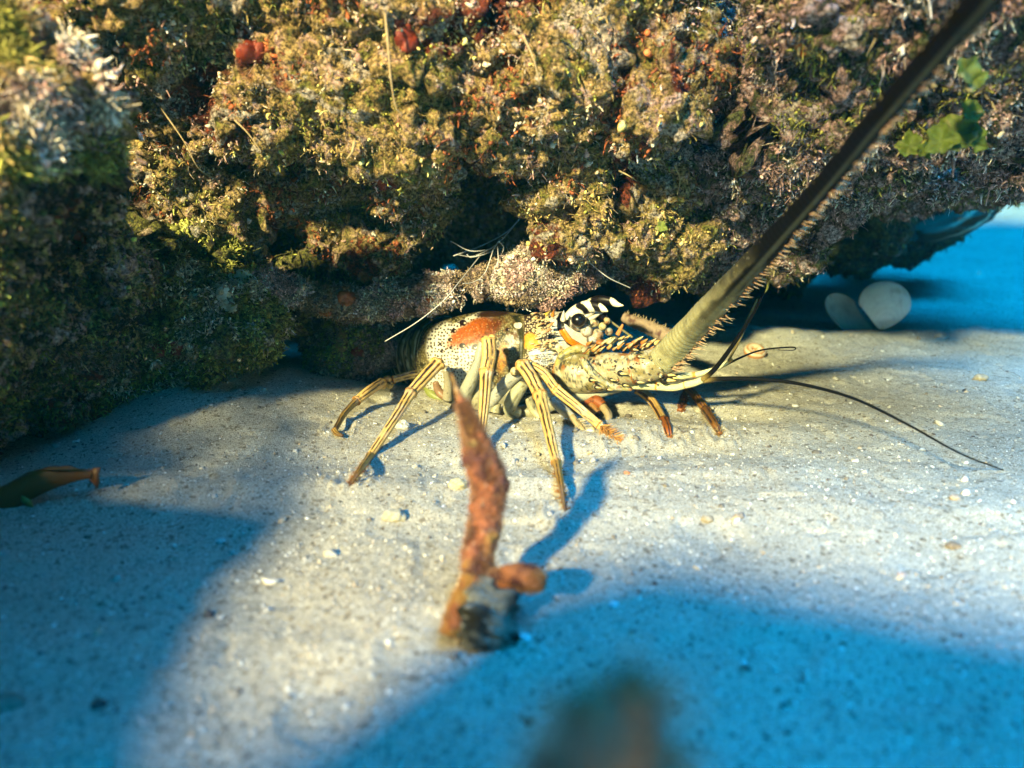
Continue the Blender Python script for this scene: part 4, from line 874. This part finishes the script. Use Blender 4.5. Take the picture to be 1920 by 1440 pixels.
fin([(40, 930), (56, 938), (62, 952), (50, 950), (38, 940)], .395, (.2, .2, .05), 'pectoral_fin')

# pebbles and rubble on the sand
M_peb = mat_vcol('pebble', .8, .25, 600, .5, 500, .0006)
def pebble(px, py, r, label, col, s=(1, 1, .6), cat='pebble', name='pebble', grp='small pebbles on the sand', sd=0, amp=.5):
    p = gz(px, py); R_ = pr(r, p[1]); bmk = bmesh.new(); bmesh.ops.create_icosphere(bmk, subdivisions=4, radius=1)
    V = np.array([v.co[:] for v in bmk.verts]); F = np.array([[v.index for v in f.verts] for f in bmk.faces]); bmk.free()
    V = V*(1+amp*fbm(V+sd*7.3, 1.1, 3, sd)+.2*fbm(V+sd, .3, 2, sd+1))[:, None]*np.array(s)*R_; V[:, 2] += R_*s[2]*.35
    g = Geo(); c = np.tile(col, (len(V), 1))*(1+.35*fbm(V/R_, .6, 2, sd))[:, None]; g.add(V+p, F, c); o = g.build(name, M_peb); tag(o, label, cat, grp)
    # keep the origin at the base
    o.data.transform(Matrix.Translation(-Vector(p))); o.location = p
for k, (x, y, r, c_, lb) in enumerate([
    (738, 972, 20, (.40, .37, .28), 'pale wedge shaped lump of coral rubble left of the red sponge stalk'),
    (858, 912, 17, (.60, .52, .30), 'small cream yellow chip just left of the red sponge stalk'),
    (1175, 888, 5, (.6, .22, .1), 'tiny reddish fragment on bright sand right of the longest front leg'),
    (1785, 1026, 13, (.20, .16, .12), 'dark brown pebble near the right edge, below the long thin antennule'),
    (1838, 712, 12, (.38, .32, .22), 'tan pebble on the blue sand near the right edge'),
    (1790, 936, 10, (.42, .33, .24), 'small tan pebble just below the tip of the long thin antennule'),
    (1325, 975, 12, (.35, .30, .22), 'low brownish pebble on lit sand to the right of the front legs'),
    (1385, 970, 10, (.30, .25, .20), 'dark crumb of rubble, right of its low brownish neighbour'),
    (990, 1357, 11, (.06, .05, .04), 'black chip on the blue shaded sand left of the blurred sponge tip'),
    (1150, 1135, 9, (.70, .72, .70), 'white grain in the blue shade right of the sponge stalk'),
    (983, 1197, 11, (.75, .76, .74), 'round white pebble at the right foot of the sponge stalk'),
    (415, 1015, 9, (.5, .5, .46), 'pale pebble in the dark blue shade at left'),
    (185, 1325, 15, (.08, .07, .06), 'dark pebble in the deep shade near the lower left corner'),
    (620, 1040, 12, (.50, .46, .38), 'grey chip at the left rim of the bright sand patch'),
    (1765, 633, 12, (.32, .30, .25), 'flat grey pebble right of the open clam shell'),
    (752, 800, 15, (.55, .52, .45), 'grey lump of rubble in the shade behind the second leg'),
    (1690, 1080, 9, (.5, .36, .30), 'pinkish chip at the lower edge of the lit sand on the right')]):
    pebble(x, y, r, lb, c_, sd=k, s=(1.15, .9, .7 if k else .8), name='rubble_lump' if k in (0, 15) else 'pebble', cat='rubble' if k in (0, 15) else 'pebble')
p = on_ground(10, 1300); pebble(2, 1322, 38, 'large greenish brown stone cut off by the left edge near the bottom corner', (.22, .22, .17), sd=77, s=(1.1, .8, .5), name='stone', cat='stone', grp=None)

# algae discs, sponge crust, threads on the reef
def disc(px, py, Y, r, root, tilt, col, sd, name='algae_disc'):
    n = 40; t = np.linspace(0, 2*math.pi, n, endpoint=False); rr = pr(r, Y)*(1+.16*np.sin(3*t+sd)+.10*np.sin(5*t+sd*2)+.06*np.sin(11*t+sd*3)); ring = []
    up = Vector(tilt).normalized(); a = up.orthogonal().normalized(); b_ = up.cross(a); a = np.array(a); b_ = np.array(b_); upn = np.array(up); ce = at(px, py, Y)
    V = []; lev = [0.02, .35, .7, 1.0, 1.02, .7, .35, .02]; hh = [-.25, -.20, 0, .12, .09, -.05, -.27, -.33]
    for l_, h_ in zip(lev, hh): V.append(ce+(a[None]*np.cos(t)[:, None]+b_[None]*np.sin(t)[:, None])*(rr*l_)[:, None]+upn*(h_+.22*np.sin(4*t+sd)*l_**2)[:, None]*pr(r, Y))
    V = np.vstack(V); i_ = np.arange(7)[:, None]*n; j = np.arange(n)[None]; F = np.stack([i_+j, i_+(j+1) % n, i_+n+(j+1) % n, i_+n+j], -1).reshape(-1, 4)
    g = Geo(); c = np.tile(col, (len(V), 1))*(1+.6*fbm(V, .003, 3, sd))[:, None]; c = lay(c, [.30, .26, .12], ss(.25, .5, fbm(V, .005, 3, sd+5))*.7); g.add(V, F, c); return g.build(name, M_turf, root)
AG = (.075, .12, .008)
for k, (x, y, Y, r, t) in enumerate([(1795, 248, .475, 34, (-.2, -1, .5)), (1765, 262, .47, 26, (-.5, -1, .3)), (1832, 262, .475, 24, (.4, -1, .3)), (1706, 272, .485, 22, (-.3, -1, .4)), (1735, 280, .48, 16, (.2, -1, .2)), (1815, 130, .43, 22, (.1, -1, .2)), (1828, 150, .43, 18, (-.5, -1, .2)), (1822, 208, .46, 22, (.2, -1, .6))]):
    disc(x, y, Y, r, root_r, t, AG, k)
disc(1240, 425, .56, 10, root_l, (-.2, -1, .2), (.14, .19, .03), 21)

# red and orange sponge crusts laid over the rock, and stringy threads
def nearest_on(me, x, y):
    V, Nn = get_vn(me); a, b_ = to_px(V); d = np.hypot(a-x, b_-y); vd = camp-V; m = (d < 7) & (np.sum(Nn*vd, 1) > 0)
    if not m.any(): m = d < 25
    k = np.where(m)[0]; k = k[np.argmin(V[k, 1])]; return V[k], Nn[k]
M_crust = mat_vcol('crust', .55, .2, 800, .5, 500, .0008, spec=.5)
def crust(me, root, x, y, rx, ry, col, sd):
    """a thin lobed patch grown on the stone's own surface"""
    p, n_ = nearest_on(me, x, y); V, Nn = get_vn(me); a, b_ = to_px(V)
    e = ell(a, b_, x, y, rx, ry, random.uniform(-.4, .4))+.45*fbm(V, .012, 2, sd)
    m = (e < 1) & (np.abs(V[:, 1]-p[1]) < .05) & (np.sum(Nn*(camp-V), 1) > 0)
    pol = np.array([f.vertices[:] for f in me.polygons]) if not hasattr(crust, 'c') or crust.c[0] is not me else crust.c[1]
    crust.c = (me, pol); ok = m[pol].all(1)
    if ok.sum() < 8: return
    bmc = bmesh.new(); bmc.from_mesh(me); bmc.faces.ensure_lookup_table(); left = set(np.where(ok)[0].tolist()); bestc = []
    while left:
        st = [left.pop()]; comp = [st[0]]
        while st:
            f_ = bmc.faces[st.pop()]
            for e_ in f_.edges:
                for nf in e_.link_faces:
                    if nf.index in left: left.discard(nf.index); st.append(nf.index); comp.append(nf.index)
        if len(comp) > len(bestc): bestc = comp
    bmc.free(); F = pol[np.array(bestc)]; uq, inv = np.unique(F, return_inverse=True); F = inv.reshape(F.shape); W = V[uq]+Nn[uq]*(.0011*ss(1, .75, e[uq])+.0002)[:, None]
    c = np.tile(col, (len(W), 1))*(1+.3*fbm(W, .006, 2, sd))[:, None]; g = Geo(); g.add(W, F, c); g.build('sponge_crust', M_crust, root)
RD = (.20, .03, .012); OR = (.30, .09, .02)
for (me, root, x, y, rx, ry, c_) in [(me_l, root_l, 620, 530, 30, 20, OR), (me_l, root_l, 560, 515, 34, 14, RD), (me_l, root_l, 700, 335, 60, 22, RD), (me_l, root_l, 690, 520, 22, 14, OR), (me_l, root_l, 800, 310, 40, 20, (.24, .20, .05)), (me_l, root_l, 760, 70, 24, 40, RD), (me_l, root_l, 470, 95, 30, 26, RD),
    (me_f, root_f, 320, 655, 38, 22, RD), (me_f, root_f, 460, 525, 40, 22, (.55, .55, .42)), (me_f, root_f, 420, 555, 22, 30, (.50, .48, .36)), (me_f, root_f, 300, 510, 50, 20, OR), (me_k, root_k, 668, 660, 16, 10, RD), (me_k, root_k, 640, 640, 14, 34, (.30, .17, .07)), (me_k, root_k, 700, 690, 14, 14, (.30, .27, .09)),
    (me_a, root_a, 650, 560, 20, 18, OR), (me_a, root_a, 805, 560, 8, 8, OR), (me_a, root_a, 600, 590, 30, 10, OR), (me_b, root_b, 150, 440, 16, 30, RD), (me_r, root_r, 1500, 95, 20, 22, OR)]:
    crust(me, root, x, y, rx, ry, c_, int(x))
# worm tentacles in the crevice
root = empty('spaghetti_worm', at(935, 470, .72)); tag(root, 'tangle of fine white worm tentacles hanging in the dark crevice above the coral branch', 'worm')
WC = (.62, .60, .58)
for pts in [[(985, 398, .66), (950, 435, .66), (900, 462, .66), (850, 480, .66)], [(975, 410, .65), (935, 455, .65), (890, 480, .65), (860, 478, .65)], [(845, 452, .64), (880, 470, .64), (915, 468, .64), (930, 460, .64)], [(875, 477, .64), (885, 482, .64), (920, 472, .64), (935, 452, .64)],
    [(935, 452, .62), (944, 463, .62), (942, 474, .62)], [(925, 468, .62), (910, 510, .61), (890, 528, .60), (868, 532, .59)], [(933, 462, .62), (934, 490, .61), (928, 506, .61), (960, 500, .61), (975, 498, .61)], [(900, 480, .62), (860, 530, .56), (830, 565, .545), (780, 605, .545), (722, 640, .56)], [(1004, 412, .62), (1010, 450, .62), (1020, 480, .61)], [(1105, 492, .60), (1140, 520, .60), (1182, 540, .61)]]:
    A, r, S = pth([(a_, b_, c_, 1.0) for a_, b_, c_ in pts], 60); g = Geo(); g.add(*tube(A, r, 5, col=WC)); g.build('tentacle', M_turf, root)
# long pale filaments hanging from the ledge
for me, root, pts, w in [(me_l, root_l, [(722, 25), (728, 90), (733, 150), (742, 200), (755, 215)], 4), (me_l, root_l, [(300, 200), (345, 265), (372, 315), (408, 340), (416, 356)], 2.2), (me_l, root_l, [(980, 65), (1000, 110), (1010, 150)], 4), (me_l, root_l, [(1265, 310), (1275, 335), (1270, 365)], 3), (me_l, root_l, [(440, 225), (465, 250), (490, 285)], 3), (me_l, root_l, [(1160, 320), (1180, 330), (1195, 340)], 3), (me_l, root_l, [(665, 265), (660, 285), (650, 298)], 5), (me_l, root_l, [(720, 300), (722, 315), (718, 328)], 2)]:
    Y0 = nearest_on(me, *pts[0])[0][1]; Y1 = nearest_on(me, *pts[-1])[0][1]; n = len(pts)
    A, r, S = pth([(a_, b_, min(Y0, Y1)-.004-.003*math.sin(k), w*.62*(1-.6*k/(n-1))) for k, (a_, b_) in enumerate(pts)], 40); g = Geo(); g.add(*tube(A, r*(1+.2*fbm(A, .004, 2, 3)), 8, col=(.42, .33, .17))); g.build('filament', M_turf, root)

p = at(1790, 412, 1.02); root = empty('banded_lump', p); tag(root, 'dark rounded lump with pale curved bands tucked under the far right reef edge', 'rock')
bmk = bmesh.new(); bmesh.ops.create_icosphere(bmk, subdivisions=5, radius=1); V = np.array([v.co[:] for v in bmk.verts]); F = np.array([[v.index for v in f.verts] for f in bmk.faces]); bmk.free()
q = np.hypot(V[:, 0]+.9, V[:, 2]-.9); c = lay(np.tile([.05, .055, .03], (len(V), 1)), [.42, .40, .26], ss(.55, .8, np.sin(q*9+.8*fbm(V, .5, 2, 3)))*ss(-.9, .2, V[:, 0]))
V = V*(1+.3*fbm(V, .7, 3, 8))[:, None]; W = V*np.array([.055, .04, .022]); W = np.stack([W[:, 0]*.94-W[:, 2]*.34*-1, W[:, 1], W[:, 2]*.94+W[:, 0]*.30], -1)
g = Geo(); g.add(W+p, F, c); g.build('lump', M_peb, root)

# drifting specks in the water
n = 150; D = np.array([at(random.uniform(0, 1920), random.uniform(0, 900), random.uniform(.36, .60)) for _ in range(n)]); D = D[D[:, 2] > .02]; n = len(D)
g = Geo(); g.add(*scatter_blobs(D, rng.uniform(.0001, .00032, n), rng.uniform(.5, 1.2, (n, 3)), np.tile([.6, .6, .55], (n, 1))))
tag(g.build('drifting_specks', M_grit), kind='stuff', label='fine pale specks drifting in the water before the reef', cat='specks')
# ------------------------------------------------------------ unseen blockers added to shade the sand and hold back sky light
def up_sun(P, t): return P-np.array(sdir)*t
def shade_caster(name, label, poly, t, thick, seed):
    Q = [up_sun(on_ground(x, y), t) for x, y in poly]; bm = bmesh.new()
    a = [bm.verts.new(q) for q in Q]; b_ = [bm.verts.new(q-np.array(sdir)*thick) for q in Q]
    bm.faces.new(a); bm.faces.new(b_[::-1]); n = len(Q)
    for i in range(n): bm.faces.new((a[i], b_[i], b_[(i+1) % n], a[(i+1) % n]))
    bmesh.ops.recalc_face_normals(bm, faces=bm.faces)
    me = bpy.data.meshes.new('t'); bm.to_mesh(me); bm.free(); o = bpy.data.objects.new('t', me); C.objects.link(o)
    md = o.modifiers.new('r', 'REMESH'); md.mode = 'VOXEL'; md.voxel_size = .012
    sm = o.modifiers.new('s', 'SMOOTH'); sm.iterations = 6
    me2 = bpy.data.meshes.new_from_object(o.evaluated_get(bpy.context.evaluated_depsgraph_get())); bpy.data.objects.remove(o)
    V, Nn = get_vn(me2); V += Nn*(.010*fbm(V, .07, 3, seed))[:, None]; me2.vertices.foreach_set('co', V.astype(np.float32).ravel()); me2.update()
    me2.materials.clear(); tag(link(name, me2, M_r2), label, 'reef rock')
shade_caster('shade_block', 'added unseen block above and behind the viewpoint, outlined to shade the near sand', [(300, 1445), (450, 1395), (620, 1330), (760, 1260), (850, 1200), (930, 1120), (1030, 1075), (1150, 1055), (1300, 1062), (1500, 1088), (1750, 1135), (2050, 1200), (2500, 1300), (2500, 2200), (900, 2600), (100, 2200)], .75, .08, 5)  # added caster, its outline projected sunward from the near shade edge
shade_caster('shade_slab', 'added unseen slab high on the left of the viewpoint, outlined to shade the left corner', [(625, 962), (560, 1000), (480, 1070), (425, 1160), (385, 1270), (362, 1400), (350, 1700), (-700, 1700), (-1100, 1100), (-900, 880), (0, 862), (300, 905), (520, 935)], .62, .10, 6)  # added caster, cut to throw the shade over the left corner
# rock mass added out of view, left and overhead, to block sky light
def world_blobs(bl):
    out = []
    for x, y, z, r in bl:
        q = np.array([x, y, z]); out.append((q, r))
    return out
bm = bmesh.new()
for q, r in world_blobs([(-.62, -.15, .05, .20), (-.60, .10, .05, .20), (-.60, .32, .08, .20), (-.62, .50, .10, .22), (-.66, -.05, .20, .17), (-.64, .20, .22, .17), (-.62, .42, .26, .17), (-.52, .48, .60, .16), (-.42, .62, .62, .16), (-.64, .35, .56, .17), (-.66, .30, .42, .16), (-.35, .24, .79, .18), (-.18, .24, .80, .17), (.0, .28, .81, .15), (-.3, .46, .78, .17), (-.10, .50, .79, .16), (-.48, .34, .76, .16), (-.14, .02, .87, .17), (-.34, .06, .87, .18), (-.3, -.08, .98, .18), (-.05, -.1, .98, .18), (-.85, .1, .15, .3), (-.85, .5, .15, .32)]):
    bmesh.ops.create_icosphere(bm, subdivisions=3, radius=1, matrix=Matrix.Translation(Vector(q))@Matrix.Scale(r, 4))
me = bpy.data.meshes.new('t'); bm.to_mesh(me); bm.free(); o = bpy.data.objects.new('t', me); C.objects.link(o)
md = o.modifiers.new('r', 'REMESH'); md.mode = 'VOXEL'; md.voxel_size = .011
me2 = bpy.data.meshes.new_from_object(o.evaluated_get(bpy.context.evaluated_depsgraph_get())); bpy.data.objects.remove(o)
V, Nn = get_vn(me2); V += Nn*(.03*fbm(V, .12, 4, 91))[:, None]; me2.vertices.foreach_set('co', V.astype(np.float32).ravel()); me2.update()
me2.materials.clear(); tag(link('sky_blocker', me2, M_r2), 'added unseen rock mass left and overhead, blocking sky light to darken the lower left corner', 'reef rock')
# unseen lattices added between sun and sand to let only part of the light through
def shade_lattice(fan, t, st, w, label, jag):
    FQ = [up_sun(on_ground(x, y), t) for x, y in fan]; zc = -np.array(sdir); ax = np.cross([0, 0, 1.], zc); ax /= np.linalg.norm(ax); ay = np.cross(zc, ax); o0 = np.mean(FQ, axis=0)
    F2 = np.array([[np.dot(q-o0, ax), np.dot(q-o0, ay)] for q in FQ])
    def inside(x, y):
        c = False; x += jag*math.sin(y*60); y += jag*math.sin(x*50)
        for i in range(len(F2)):
            (x1, y1), (x2, y2) = F2[i], F2[i-1]
            if (y1 > y) != (y2 > y) and x < (x2-x1)*(y-y1)/(y2-y1)+x1: c = not c
        return c
    g = Geo(); lo, hi = F2.min(0), F2.max(0)
    for axis in (0, 1):
        for k in range(int((hi[axis]-lo[axis])/st)+1):
            run = []; s0 = lo[axis]+k*st; tt = lo[1-axis]
            while tt < hi[1-axis]+.01:
                w_ = .003*math.sin(tt*70+k); p = (s0+w_, tt) if axis == 0 else (tt, s0+w_)
                if inside(*p): run.append(o0+ax*p[0]+ay*p[1])
                else:
                    if len(run) > 2: g.add(*tube(run, w, 6, up=zc, col=(.25, .10, .28)))
                    run = []
                tt += .006
            if len(run) > 2: g.add(*tube(run, w, 6, up=zc, col=(.25, .10, .28)))
    tag(g.build('shade_lattice', M_turf), label, 'light lattice')
shade_lattice([(-900, 885), (0, 860), (300, 895), (520, 925), (618, 955), (640, 900), (628, 840), (650, 795), (620, 690), (520, 672), (300, 665), (-900, 640)], .56, .0072, .0021, 'added purple lattice outside the view, thinning the sunlight on the left bank', 0)
shade_lattice([(1470, 600), (1400, 690), (1430, 780), (1560, 835), (1800, 880), (2150, 960), (2600, 900), (2300, 520), (1900, 470), (1640, 520)], 1.75, .0165, .0022, 'added sparser purple lattice behind the viewpoint, thinning the sunlight on the right hand sand', .012)
# haze
bpy.context.view_layer.update(); bm = bmesh.new(); bmesh.ops.create_cube(bm, size=1); me = bpy.data.meshes.new('haze'); bm.to_mesh(me); bm.free()
hz = bpy.data.objects.new('haze', me); C.objects.link(hz); zt = max((o.matrix_world@Vector(c)).z for o in C.objects if o.type == 'MESH' for c in o.bound_box)+.02; print('TOP', zt); hz.scale = (18, 26, zt+1.4); hz.location = (0, 3, (zt-1.4)/2); tag(hz, kind='stuff')
m, N, L, b = newmat('haze'); N.remove(b); pv = N.new('ShaderNodeVolumePrincipled'); pv.inputs['Density'].default_value = .30; pv.inputs['Absorption Color'].default_value = (0, .95, 1, 1)
pv.inputs['Color'].default_value = (.003, .075, .12, 1); pv.inputs['Anisotropy'].default_value = 0.2
L.new(pv.outputs[0], N['Material Output'].inputs['Volume']); me.materials.append(m)
